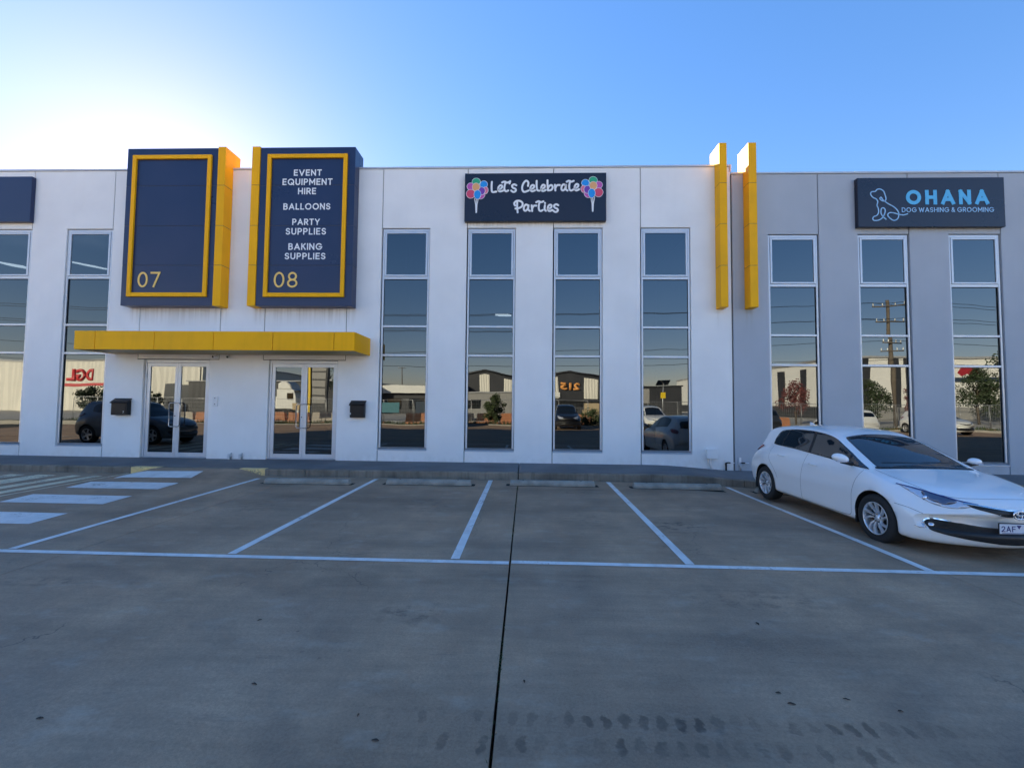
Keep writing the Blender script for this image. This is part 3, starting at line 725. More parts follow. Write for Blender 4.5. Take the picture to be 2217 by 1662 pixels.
# windows
TR = [(5.042, 6.147), (3.714, 4.931), (2.954, 3.654), (.534, 2.893)]
wr_ = random.Random(7)
def pane_bm(x0, x1, y, z0, z1, wob=True):
    bm = bmesh.new(); tx, tz = (wr_.uniform(-.0022, .0022), wr_.uniform(-.0018, .0018)) if wob else (0, 0)
    cx, cz = (x0+x1)/2, (z0+z1)/2
    V = [[bm.verts.new((x0+(x1-x0)*i/6, y+tx*(x0+(x1-x0)*i/6-cx)+tz*(z0+(z1-z0)*j/6-cz), z0+(z1-z0)*j/6)) for j in range(7)] for i in range(7)]
    for i in range(6):
        for j in range(6): bm.faces.new((V[i][j], V[i+1][j], V[i+1][j+1], V[i][j+1])).smooth = True
    return bm
def window(parent, x, dz):
    x1 = x+WW; yf, yb = YW+.035, YW+.13; fw = .045
    bm = bmesh.new()
    bx(bm, x, x+fw, yf, yb, WS+.07+dz, WH+dz, bev=.004); bx(bm, x1-fw, x1, yf, yb, WS+.07+dz, WH+dz, bev=.004)
    bx(bm, x+fw+.001, x1-fw-.001, yf, yb, WH-.07+dz, WH+dz, bev=.004); bx(bm, x+fw+.001, x1-fw-.001, yf, yb, WS+.07+dz-.06+.06, .532+dz, bev=.003)
    for a, b in ((4.934, 5.005), (3.657, 3.711), (2.896, 2.951)): bx(bm, x+fw+.001, x1-fw-.001, yf+.004, yb, a+dz, b+dz, bev=.004)
    wnd = obj('window', bm, 'alu', parent)
    s = bmesh.new(); a0, a1 = x+fw+.006, x1-fw-.006; b0, b1 = 5.01+dz, WH-.075+dz; ys, yt = yf-.012, yf+.03
    bx(s, a0, a0+.05, ys, yt, b0, b1, bev=.005); bx(s, a1-.05, a1, ys, yt, b0, b1, bev=.005); bx(s, a0+.051, a1-.051, ys, yt, b1-.05, b1, bev=.005); bx(s, a0+.051, a1-.051, ys, yt, b0, b0+.045, bev=.005)
    obj('sash', s, 'alu', wnd)
    sl_ = bmesh.new(); v = [sl_.verts.new(q) for q in ((x-.01, YW-.012, WS+dz-.005), (x1+.01, YW-.012, WS+dz-.005), (x1+.01, yb, WS+.055+dz), (x-.01, yb, WS+.055+dz))]; sl_.faces.new(v)
    r = bmesh.ops.extrude_face_region(sl_, geom=list(sl_.faces))
    for gq in r['geom']:
        if isinstance(gq, bmesh.types.BMVert): gq.co.z += .014
    bmesh.ops.recalc_face_normals(sl_, faces=sl_.faces); obj('sill', sl_, 'alu', wnd)
    for k, (z0, z1) in enumerate(TR):
        ins = .055 if k == 0 else 0
        bmq = pane_bm(x+fw-.004+ins, x1-fw+.004-ins, YW+.075 if k else YW+.045, z0-.008+dz, z1+.008+dz)
        obj('pane', bmq, 'glass', wnd)
        if k == 2: obj('spandrel_board', B(x+fw, x1-fw, YW+.135, YW+.15, z0+dz, z1+dz), 'spandrel', wnd)
    gk = bmesh.new()
    for (z0, z1) in TR[1:]:
        bx(gk, x+fw+.001, x+fw+.008, YW+.06, YW+.074, z0+dz, z1+dz); bx(gk, x1-fw-.008, x1-fw-.001, YW+.06, YW+.074, z0+dz, z1+dz); bx(gk, x+fw+.009, x1-fw-.009, YW+.06, YW+.074, z1-.008+dz, z1+dz)
    obj('gasket', gk, 'gasket', wnd)
for x in WA+WL: window(LB, x, 0)
for x in WRt: window(RB, x, DZ)
# doors
def door(x0, x1):
    yf = YW+.05; zb, zt = .19, DH-.012; bm = bmesh.new()
    bx(bm, x0, x0+.05, yf, yf+.1, zb, zt, bev=.004); bx(bm, x1-.05, x1, yf, yf+.1, zb, zt, bev=.004); bx(bm, x0+.051, x1-.051, yf, yf+.1, zt-.075, zt, bev=.004); bx(bm, x0+.051, x1-.051, yf-.02, yf+.1, .165, .20, bev=.004)
    dr = obj('entrance_door', bm, 'alu', LB)
    xm = (x0+x1)/2; z0, z1 = .205, zt-.08
    for s, (a, b) in ((1, (x0+.055, xm-.002)), (-1, (xm+.002, x1-.055))):
        sh = .075 if s > 0 else .07; le = bmesh.new(); y0, y1 = yf+.012, yf+.058
        bx(le, a, a+.085, y0, y1, z0, z1, bev=.004); bx(le, b-.07, b, y0, y1, z0, z1, bev=.004); bx(le, a+.086, b-.071, y0, y1, z1-.095, z1, bev=.004); bx(le, a+.086, b-.071, y0, y1, z0, z0+.115, bev=.004)
        obj('door_leaf', le, 'alu', dr); obj('pane', pane_bm(a+.08, b-.065, yf+.035, z0+.11, z1-.09), 'glass', dr)
        h = bmesh.new(); zc0, zc1, yy = 1.0, 1.62, yf-.055; xa, xb = xm-.03*s, xm-.145*s
        hh = [(xa, yf+.02, zc0), (xa, yy+.01, zc0), (xa-.012*s, yy, zc0), (xb+.05*s, yy, zc0), (xb+.015*s, yy, zc0+.015), (xb, yy, zc0+.05), (xb, yy, zc1-.05), (xb+.015*s, yy, zc1-.015), (xb+.05*s, yy, zc1), (xa-.012*s, yy, zc1), (xa, yy+.01, zc1), (xa, yf+.02, zc1)]
        tube(h, hh, .0125, 10); obj('handle', h, 'steel', dr)
        for z in (.45, 1.4, 2.35):
            hg = bmesh.new(); xx = a-.004 if s > 0 else b+.004; tube(hg, [(xx, yf+.004, z-.05), (xx, yf+.004, z+.05)], .009, 8); obj('hinge', hg, 'alu', dr)
    lk = bmesh.new(); bx(lk, xm+.02, xm+.05, yf+.004, yf+.012, 1.62, 1.76, bev=.002); obj('lock_plate', lk, 'white_plastic', dr)
    lk = bmesh.new(); tube(lk, [(xm-.03, yf+.012, 1.28), (xm-.03, yf-.004, 1.28)], .013, 10); obj('lock', lk, 'gasket', dr)
door(*d1); door(*d2)
for x0, x1 in (d1, d2):
    st = bmesh.new(); bx(st, x0, x1, YW-.04, YW+.2, .12, .188, bev=.006); obj('door_step', st, 'footpath', LB)
# ================================================================ SIGNS, CANOPY, FINS
YS = 11.10
SJ = [4.14, 5.196, 6.24, 7.31]
def tall_sign(x0, x1, bx0, bx1, fx0, fx1, num, nx0, nx1, label, lines=()):
    t = thing('sign_box', ((x0+x1)/2, YW, 4.14), label, 'sign', 'tall navy signs over the entrance')
    top = 8.325
    zs = SJ+[top]
    for k in range(4):
        obj('cladding_panel', B(x0, x1, YS, YW-.004, zs[k]+(.004 if k else 0), zs[k+1]-.004, bev=.004), 'navy', t)
    obj('top_return', B(x0, x1, YW-.002, YW+.26, Z_TOP+.06, top-.003, bev=.004), 'navy', t)
    zt = 8.345; zz = SJ+[zt]
    for k in range(4):
        obj('yellow_blade_panel', B(bx0, bx1, YS-.025, YW-.004, zz[k]-.004+(.009 if k else 0), zz[k+1]-.005, bev=.004), 'yellow', t)
    obj('yellow_blade_panel', B(bx0, bx1, YW, YW+.27, Z_TOP+.06, zt-.003, bev=.004), 'yellow', t)
    obj('joint_backing', B(bx0+.005, bx1-.005, YS-.018, YW-.006, 4.15, 8.33), 'sealant', t); obj('joint_backing', B(x0+.006, x1-.006, YS+.006, YW-.006, 4.15, 8.31), 'sealant', t)
    f0, f1, yf, w_ = 4.365, 8.12, YS-.055, .10
    for a in ((fx0, fx0+w_, f0, f1), (fx1-w_, fx1, f0, f1), (fx0+w_+.003, fx1-w_-.003, f1-.105, f1-.002), (fx0+w_+.003, fx1-w_-.003, f0+.002, f0+.105)):
        obj('frame_bar', B(a[0], a[1], yf, YS-.001, a[2], a[3], bev=.004), 'yellow', t)
    stroke_text(num, nx0[0], nx1[1], 4.615, 5.02, .046, YS-.001, .012, 'letter_gold', t, gap=.20, name='number')
    for s, a, b, c, d in lines: stroke_text(s, a, b, c, d, .030, YS-.001, .005, 'letter_white', t)
    return t
tall_sign(-10.57, -8.115, -8.11, -7.905, -10.385, -8.27, '07', (-10.13, -9.80), (-9.85, -9.53), 'tall navy sign with yellow frame reading 07 and no other lettering')
tall_sign(-6.985, -4.48, -7.2, -6.99, -6.775, -4.67, '08', (-6.52, -6.18), (-6.24, -5.90), 'tall navy sign with yellow frame listing party services above the number 08',
 [('EVENT', -6.089, -5.352, 7.557, 7.724), ('EQUIPMENT', -6.381, -5.064, 7.31, 7.482), ('HIRE', -5.964, -5.487, 7.065, 7.236), ('BALLOONS', -6.337, -5.10, 6.657, 6.828), ('PARTY', -6.089, -5.364, 6.253, 6.42), ('SUPPLIES', -6.253, -5.194, 6.0, 6.174), ('BAKING', -6.169, -5.284, 5.60, 5.774), ('SUPPLIES', -6.258, -5.19, 5.352, 5.522)])
for x0, x1, dz, lab, yb in ((4.855, 5.04, 0, 'tall yellow blade fin on the pale building, left of the wall joint', Z_TOP+.06), (5.58, 5.78, 0, 'tall yellow blade fin on the grey building, right of the wall joint', RT+.06)):
    t = thing('feature_fin', ((x0+x1)/2, YW, 4.14), lab, 'fin', 'yellow blade fins')
    zs = [4.145, 5.2, 6.265, 7.315, 8.355]
    for k in range(4): obj('fin_panel', B(x0, x1, YS, YW-.003, zs[k]+.005, zs[k+1]-.005, bev=.004), 'yellow', t)
    obj('fin_panel', B(x0, x1, YW-.001, YW+.26, yb, zs[4]-.003, bev=.004), 'yellow', t)
    obj('fin_core', B(x0+.006, x1-.006, YS+.006, YW-.004, zs[0]+.01, zs[4]-.01), 'sealant', t)
# canopy
t = thing('entrance_canopy', (-7.5, YW, 2.897), 'long flat yellow canopy over the two glass entrance doors', 'canopy')
cx = [-10.95, -10.43, -8.96, -7.50, -6.05, -4.57, -4.072]; yc = 10.335
for a, b in zip(cx[:-1], cx[1:]): obj('fascia_panel', B(a+.006, b-.006, yc, yc+.03, 2.90, 3.35, bev=.003), 'yellow', t)
obj('end_panel', B(-4.10, -4.072, yc+.032, YW-.002, 2.90, 3.35, bev=.003), 'yellow', t); obj('end_panel', B(-10.95, -10.922, yc+.032, YW-.002, 2.90, 3.35, bev=.003), 'yellow', t)
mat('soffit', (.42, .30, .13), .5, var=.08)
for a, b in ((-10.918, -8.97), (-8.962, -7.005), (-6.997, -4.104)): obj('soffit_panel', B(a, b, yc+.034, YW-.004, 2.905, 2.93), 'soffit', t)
obj('joint_backing', B(-10.94, -4.105, yc+.0305, yc+.033, 2.91, 3.34), 'sealant', t); obj('canopy_top', B(-10.918, -4.104, yc+.034, YW-.004, 3.30, 3.335), 'flashing', t)
# blank navy sign at far left
t = thing('sign_box', (-15.2, YW, 6.44), 'plain dark blue box sign at the left edge, without lettering', 'sign')
obj('sign_face', B(-17.0, -13.38, 11.29, YW-.003, 6.445, 7.69, bev=.006), 'navy', t)
# party sign
PX0, PX1, PZ0, PZ1, PY = -1.636, 2.04, 6.417, 7.69, 11.28
t = thing('shop_sign', (.2, YW, 6.417), "dark navy shop sign reading Let's Celebrate Parties between two balloon bunches", 'sign')
obj('sign_face', B(PX0, PX1, PY, YW-.003, PZ0, PZ1, bev=.006), 'navy_dark', t)
def PM(p): return (PX0+(p[0]-106)/(2098-106)*(PX1-PX0), PZ1-(p[1]-98)/(775-98)*(PZ1-PZ0))
def cat(pts, n=6): return smooth_outline(pts, closed=False, n=n)
STROKES = [
 [(490, 222), (486, 290), (496, 362), (552, 360)],
 [(588, 332), (628, 308), (634, 278), (608, 272), (584, 300), (582, 338), (606, 358), (648, 346)],
 [(684, 222), (668, 290), (670, 336), (692, 356), (722, 344)], [(634, 232), (664, 220), (700, 234), (742, 222)],
 [(748, 212), (740, 246)],
 [(836, 272), (806, 258), (776, 276), (786, 304), (822, 322), (828, 350), (796, 366), (764, 346)],
 [(1000, 282), (1004, 232), (976, 208), (944, 232), (920, 286), (922, 338), (950, 366), (1010, 346)],
 [(1040, 330), (1080, 308), (1086, 278), (1060, 270), (1036, 300), (1036, 338), (1060, 358), (1100, 344)],
 [(1122, 212), (1122, 290), (1134, 342), (1164, 350)],
 [(1190, 330), (1230, 306), (1236, 276), (1210, 268), (1188, 298), (1188, 336), (1212, 356), (1250, 340)],
 [(1274, 204), (1276, 280), (1282, 346)], [(1282, 346), (1326, 340), (1348, 304), (1332, 272), (1300, 284), (1282, 316)],
 [(1378, 268), (1386, 348)], [(1386, 312), (1408, 276), (1446, 272)],
 [(1532, 280), (1500, 262), (1474, 292), (1472, 334), (1496, 348), (1524, 318), (1536, 272)], [(1536, 272), (1532, 328), (1556, 350)],
 [(1592, 216), (1580, 280), (1584, 330), (1606, 350), (1636, 336)], [(1544, 226), (1576, 212), (1606, 226), (1642, 214)],
 [(1662, 320), (1700, 298), (1706, 268), (1680, 260), (1658, 288), (1656, 328), (1680, 350), (1718, 332)],
 [(850, 516), (850, 580), (858, 654)], [(822, 558), (808, 528), (834, 496), (884, 492), (924, 520), (920, 564), (884, 590), (826, 600)],
 [(1006, 560), (974, 544), (948, 574), (946, 616), (970, 632), (998, 602), (1010, 556)], [(1010, 556), (1006, 612), (1030, 634)],
 [(1054, 556), (1062, 636)], [(1062, 600), (1082, 564), (1120, 560)],
 [(1166, 502), (1154, 566), (1158, 616), (1180, 636), (1210, 622)], [(1118, 512), (1150, 498), (1182, 512), (1218, 500)],
 [(1240, 556), (1236, 610), (1254, 634)], [(1240, 522), (1242, 528)],
 [(1288, 610), (1326, 588), (1332, 558), (1306, 550), (1284, 578), (1282, 618), (1306, 638), (1344, 622)],
 [(1428, 556), (1398, 542), (1368, 560), (1378, 588), (1414, 606), (1420, 634), (1388, 650), (1356, 630)]]
for grp in ((0,), (1,), (2, 3), (4,), (5,), (6,), (7,), (8,), (9,), (10, 11), (12, 13), (14, 15), (16, 17), (18,), (19, 20), (21, 22), (23, 24), (25, 26), (27, 28), (29,), (30,)):
    bm = bmesh.new()
    for i in grp: ribbon(bm, [PM(p) for p in cat(STROKES[i])], .050, PY-.007-.0006*(i % 5), PY-.0005)
    obj('letter', bm, 'letter_white', t)
BC = {'g': (.03, .42, .20), 'b': (.01, .30, .78), 'm': (.60, .10, .42), 'o': (.85, .42, .16), 'r': (.72, .07, .14), 'p': (.20, .05, .40), 'k': (.80, .20, .30)}
for k, c in BC.items(): mat('balloon_'+k, c, .35)
def ell(cx_, cz_, rx, rz, y0, y1, n=22):
    b = bmesh.new(); a = []; bb = []
    for i in range(n):
        an = 2*math.pi*i/n; q = 1.0-.14*max(0, -math.sin(an))*abs(math.cos(an)); x, z = cx_+rx*math.cos(an)*q, cz_+rz*math.sin(an)
        a.append(b.verts.new((x, y0, z))); bb.append(b.verts.new((x, y1, z)))
    b.faces.new(a)
    for i in range(n): b.faces.new((a[i], bb[i], bb[(i+1) % n], a[(i+1) % n]))
    bmesh.ops.recalc_face_normals(b, faces=b.faces); return b
BAL = [(375, 258, 52, 52, 'b'), (190, 287, 52, 52, 'm'), (402, 340, 36, 48, 'k'), (330, 405, 62, 58, 'm'), (268, 222, 57, 52, 'g'), (192, 392, 62, 62, 'r'), (346, 352, 48, 54, 'p'), (266, 298, 52, 57, 'o'), (288, 405, 48, 64, 'b')]
s_ = (PX1-PX0)/(2098-106)
for side in (0, 1):
    fx = (lambda x: x) if side == 0 else (lambda x: 2181-x)
    dy = 0 if side == 0 else -12
    st = bmesh.new()
    for (xa, xb) in ((246, 268), (300, 278), (272, 272)): ribbon(st, [PM((fx(xa), 455+dy)), PM((fx((xa+xb)/2-6*(xa-270)/30), 540+dy)), PM((fx(xb), 655+dy))], .020, PY-.006-.001*(xa % 3), PY-.0005)
    obj('balloon_strings', st, 'letter_white', t)
    for i, (x, y, rx, ry, c) in enumerate(BAL):
        X, Z = PM((fx(x), y+dy)); d = .004+.0022*i
        obj('balloon_rim', ell(X, Z, (rx+5)*s_, (ry+5)*s_, PY-d, PY-.0005), 'letter_white', t)
        obj('balloon', ell(X, Z, rx*s_, ry*s_, PY-d-.001, PY-d+.0004), 'balloon_'+c, t)
# dog wash sign
OX0, OX1, OZ0, OZ1, OY = 8.39, 12.0, 6.24, 7.51, 11.28
t = thing('shop_sign', (10.2, YW, OZ0), 'dark navy shop sign reading OHANA dog washing with a blue line-drawn dog', 'sign')
obj('sign_face', B(OX0, OX1, OY, YW-.003, OZ0, OZ1, bev=.006), 'navy_dark', t)
def OM(p): return (OX0+(p[0]-160)/(2122-160)*(OX1-OX0), OZ1-(p[1]-95)/(738-95)*(OZ1-OZ0))
a = OM((805, 450)); b = OM((1908, 260)); stroke_text('OHANA', a[0], b[0], a[1], b[1], .088, OY-.001, .008, 'letter_cyan', t, gap=.34)
a = OM((745, 548)); b = OM((1970, 487)); mat('letter_sky', (.36, .62, .88), .45)
stroke_text('DOG WASHING & GROOMING', a[0], b[0], a[1], b[1], .0165, OY-.001, .005, 'letter_sky', t)
DOG = [(530, 640), (490, 605), (465, 560), (470, 505), (495, 490), (520, 512), (515, 560), (480, 620), (430, 650), (375, 655), (352, 635), (367, 605), (405, 590), (430, 555), (430, 500), (414, 458), (425, 410), (405, 375), (362, 355), (332, 312), (347, 280), (395, 275), (420, 250), (460, 245), (505, 270), (525, 320), (536, 370), (522, 402), (484, 398), (455, 372), (470, 352), (500, 390), (560, 435), (640, 480), (690, 530), (702, 580), (682, 635), (632, 655), (580, 625), (553, 585), (577, 555), (632, 557), (700, 576), (762, 584), (820, 570)]
bm = bmesh.new(); ribbon(bm, [OM(p) for p in cat(DOG, 5)], .024, OY-.009, OY-.0005); obj('dog_emblem', bm, 'letter_sky', t)

# ---------------------------------------------------------------- small wall fittings
def mailbox(x0, x1, z0, z1, num, lab):
    t = thing('mailbox', ((x0+x1)/2, YW, z0), lab, 'mailbox', 'black wall mailboxes'); y0 = YW-.13
    obj('body', B(x0+.015, x1-.015, y0, YW-.002, z0, z1-.06, bev=.012, seg=2), 'black_metal', t)
    hb = bmesh.new(); pts = [(y0-.03, z1-.115), (YW-.002, z1), (YW-.002, z1-.015), (y0-.022, z1-.13)]
    va = [hb.verts.new((x0, y, z)) for y, z in pts]; vb = [hb.verts.new((x1, y, z)) for y, z in pts]
    hb.faces.new(va); hb.faces.new(list(reversed(vb)))
    for i in range(4): hb.faces.new((va[i], vb[i], vb[(i+1) % 4], va[(i+1) % 4]))
    bmesh.ops.recalc_face_normals(hb, faces=hb.faces); obj('lid', hb, 'black_metal', t)
    obj('flap', B(x0+.05, x1-.05, y0-.006, y0-.0005, z0+.05, z1-.16, bev=.002), 'black_metal', t)
    if num == '7': obj('number', text_bm('7', x1-.12, x1-.085, z0+.05, z0+.105, y0-.007, .002, bold=.02), 'letter_white', t)
    else: obj('sticker', B(x0+.025, x0+.06, y0-.002, y0-.0003, z0+.08, z0+.125), 'white_plastic', t)
mailbox(-10.86, -10.395, 1.29, 1.73, '7', 'black metal mailbox with a white 7, left of the first door')
mailbox(-4.535, -4.135, 1.29, 1.73, '', 'black metal mailbox right of the second door, under the canopy end')
t = thing('door_keypad', (-8.14, YW, 1.545), 'small white rectangular access panel beside the first glass door', 'keypad')
obj('plate', B(-8.205, -8.075, YW-.035, YW-.002, 1.545, 1.80, bev=.006), 'white_plastic', t)
for z in (1.60, 1.755):
    q = bmesh.new(); tube(q, [(-8.14, YW-.034, z), (-8.14, YW-.042, z)], .012, 10); obj('button', q, 'gasket', t)
for x, lab, ax in ((-8.13, 'small white security camera under the canopy, close to the first door', (-.35, -.9, -.2)), (-7.78, 'small white security camera under the canopy, between the two doors', (.25, -.9, -.25))):
    t = thing('security_camera', (x, YW-.1, 2.80), lab, 'camera', 'canopy security cameras'); d = Vector(ax).normalized(); c0 = Vector((x, YW-.1, 2.845))
    q = bmesh.new(); tube(q, [(x, YW-.1, 2.903), (x, YW-.1, 2.85)], .022, 12); obj('mount', q, 'white_plastic', t)
    q = bmesh.new(); tube(q, [c0-d*.06, c0-d*.05, c0+d*.06, c0+d*.065], [.03, .042, .042, .034], 16); obj('camera_body', q, 'white_plastic', t)
    q = bmesh.new(); tube(q, [c0+d*.0655, c0+d*.07], .03, 16); obj('lens', q, 'gasket', t)
for x, lab in ((-7.69, 'short grey water riser at the wall foot, nearer the first door'), (-7.40, 'short grey water riser at the wall foot, nearer the second door')):
    t = thing('water_riser', (x, YW, .17), lab, 'pipe', 'wall foot risers between the doors')
    obj('cover', B(x-.05, x+.01, YW-.05, YW-.002, .17, .31, bev=.006), 'pvc', t)
    q = bmesh.new(); tube(q, [(x+.04, YW-.035, .165), (x+.04, YW-.035, .34)], .014, 8); obj('pipe', q, 'galv', t)
    q = bmesh.new(); tube(q, [(x+.04, YW-.045, .22), (x+.04, YW-.045, .26)], .024, 8); obj('valve', q, 'galv', t)
t = thing('utility_box', (4.68, YW, .1), 'small pale grey electrical box with conduit near the pale wall corner', 'utility box')
obj('box', B(4.56, 4.815, YW-.10, YW-.002, .37, .60, bev=.015, seg=2), 'wall', t); obj('lid', B(4.55, 4.825, YW-.112, YW-.101, .36, .612, bev=.004), 'wall', t)
q = bmesh.new(); tube(q, [(4.625, YW-.05, .372), (4.63, YW-.05, .25), (4.67, YW-.05, .16), (4.68, YW-.05, .05)], .026, 10); obj('conduit', q, 'pvc', t)
for x, zb, lab, m in ((5.04, .07, 'garden tap on short riser left of the wall joint, pale building', 'black_metal'), (5.40, .06, 'garden tap on short riser right of the wall joint, grey building', 'galv')):
    t = thing('garden_tap', (x, YW, zb), lab, 'tap', 'garden taps by the wall joint')
    q = bmesh.new(); tube(q, [(x, YW-.05, zb-.02), (x, YW-.05, .26)], .022, 10); obj('pipe', q, m, t)
    obj('wall_bracket', B(x-.03, x+.03, YW-.03, YW-.002, .2, .34+(.05 if x > 5.2 else 0), bev=.004), 'white_plastic', t)
    q = bmesh.new(); tube(q, [(x, YW-.05, .255), (x+.05, YW-.06, .265), (x+.10, YW-.065, .262)], .016, 8); obj('tap_body', q, 'black_metal', t)
    q = bmesh.new(); tube(q, [(x+.10, YW-.065, .262), (x+.2, YW-.07, .26)], .011, 8); obj('spout', q, 'white_plastic', t)
# wheel stops
def stop_bm():
    bm = bmesh.new(); L, D, H = 1.76, .17, .105; rows = []
    prof = [(0, 0), (.002, .05), (.03, H-.012), (.045, H), (D-.045, H), (D-.03, H-.012), (D-.002, .05), (D, 0)]
    for i in range(9):
        x = -L/2+L*i/8; e = .02 if i in (0, 8) else 0
        rows.append([bm.verts.new((x+(e*z/H if i == 0 else -e*z/H), y, z)) for y, z in prof])
    for i in range(8):
        for j in range(7): bm.faces.new((rows[i][j], rows[i+1][j], rows[i+1][j+1], rows[i][j+1]))
    bm.faces.new(rows[0]); bm.faces.new(list(reversed(rows[-1]))); bmesh.ops.recalc_face_normals(bm, faces=bm.faces); return bm
mat('bolt', (.08, .06, .05), .7, metal=.5)
for k, (x, y, lab) in enumerate(((-4.45, 8.95, 'concrete wheel stop in the bay beside the crossing'), (-1.975, 9.08, 'concrete wheel stop in the second bay from the crossing'), (.565, 9.2, 'weedy concrete wheel stop that the slab joint runs under'), (3.09, 9.13, 'concrete wheel stop in the empty bay next to the white car'), (5.6, 9.2, 'concrete wheel stop behind the white hatchback'))):
    t = thing('wheel_stop', (x, y, gz(x, y)-.004), lab, 'wheel stop', 'concrete wheel stops along the kerb', rz=R((0, .3, .6, -1.6, -1)[k]))
    obj('stop_block', stop_bm(), 'stop', t, local=True)
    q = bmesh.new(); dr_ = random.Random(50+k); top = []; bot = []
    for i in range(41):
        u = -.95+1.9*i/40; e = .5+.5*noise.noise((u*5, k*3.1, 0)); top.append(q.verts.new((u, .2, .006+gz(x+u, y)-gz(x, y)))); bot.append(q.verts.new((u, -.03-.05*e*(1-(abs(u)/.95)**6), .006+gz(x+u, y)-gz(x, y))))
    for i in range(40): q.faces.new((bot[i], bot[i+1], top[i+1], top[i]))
    obj('dirt_shade_line', q, 'dirt_and_shade', t, local=True)  # dark strip: the stop's shadow line painted in together with grime at its foot
    for s in (-.6, .6):
        q = bmesh.new(); tube(q, [(s, .085, .098), (s, .085, .109)], .018, 10); obj('bolt', q, 'bolt', t, local=True)
# fallen leaves
def leaf_bm(r_):
    bm = bmesh.new(); L = r_.uniform(.022, .042); Wd = L*r_.uniform(.3, .5); V = []
    for i in range(6):
        u = i/5; w_ = Wd*math.sin(math.pi*min(max(u, .04), .98))**.8; z = .001+.004*math.sin(u*3.1)*r_.uniform(.4, 1.2)
        V.append([bm.verts.new(((u-.5)*L, -w_/2, z+.002)), bm.verts.new(((u-.5)*L, 0, z*.6)), bm.verts.new(((u-.5)*L, w_/2, z+.003))])
    for i in range(5):
        for j in range(2): bm.faces.new((V[i][j], V[i+1][j], V[i+1][j+1], V[i][j+1])).smooth = True
    return bm
mat('dead_leaf', (.045, .03, .02), .8, var=.3, vs=30)
lr = random.Random(11)
for (x, y) in ((-2.018, 3.403), (-1.589, 2.647), (-2.525, 2.316), (.006, 2.754), (1.805, 3.56), (1.494, 2.721), (1.515, 2.626), (1.858, 2.682), (2.087, 2.594), (-.73, 2.248), (-.88, 2.42)):
    o = obj('fallen_leaf', leaf_bm(lr), 'dead_leaf'); o.location = (x, y, gz(x, y)+.001); o.rotation_euler = (0, 0, lr.uniform(0, 6.3))
    tag(o, 'small dark dry leaf lying on the bare concrete in the foreground', 'leaf', 'dry leaves on the foreground concrete')
# ================================================================ THE WHITE HATCHBACK
def paint_mat(name, col, metal=0.0):
    m = mat(name, col, .35, metal=metal, coat=1.0); return m
paint_mat('paint_white', (.90, .90, .89)); paint_mat('paint_black', (.012, .012, .015)); paint_mat('paint_grey', (.05, .055, .065), .4); paint_mat('paint_silver', (.16, .17, .19), .5); paint_mat('paint_white2', (.72, .72, .70))
mat('car_glass', (.006, .008, .010), .03, spec=.9); mat('screen_glass', (.010, .014, .018), .02, spec=1.0)
mat('trim_black', (.010, .010, .011), .45); mat('tyre', (.018, .018, .018), .8, bump=.3, bs=80)
mat('alloy', (.80, .81, .83), .30, metal=.7); mat('alloy_dark', (.03, .03, .03), .5, metal=.4)
mat('chrome', (.80, .81, .83), .08, metal=1.0); mat('lamp_lens', (.62, .66, .74), .12, metal=.35, coat=1.0); mat('lamp_dark', (.12, .14, .20), .15, coat=1.0, metal=.5); mat('projector', (.55, .62, .75), .05, metal=.9)
mat('tail_red', (.32, .012, .010), .15, coat=1.0); mat('arch_black', (.006, .006, .006), .9); mat('seam', (.05, .055, .06), .6); mat('plate_white', (.70, .72, .78), .4); mat('plate_blue', (.02, .03, .16), .4)
UX, UY, UZ = Vector((1, 0, 0)), Vector((0, 1, 0)), Vector((0, 0, 1))
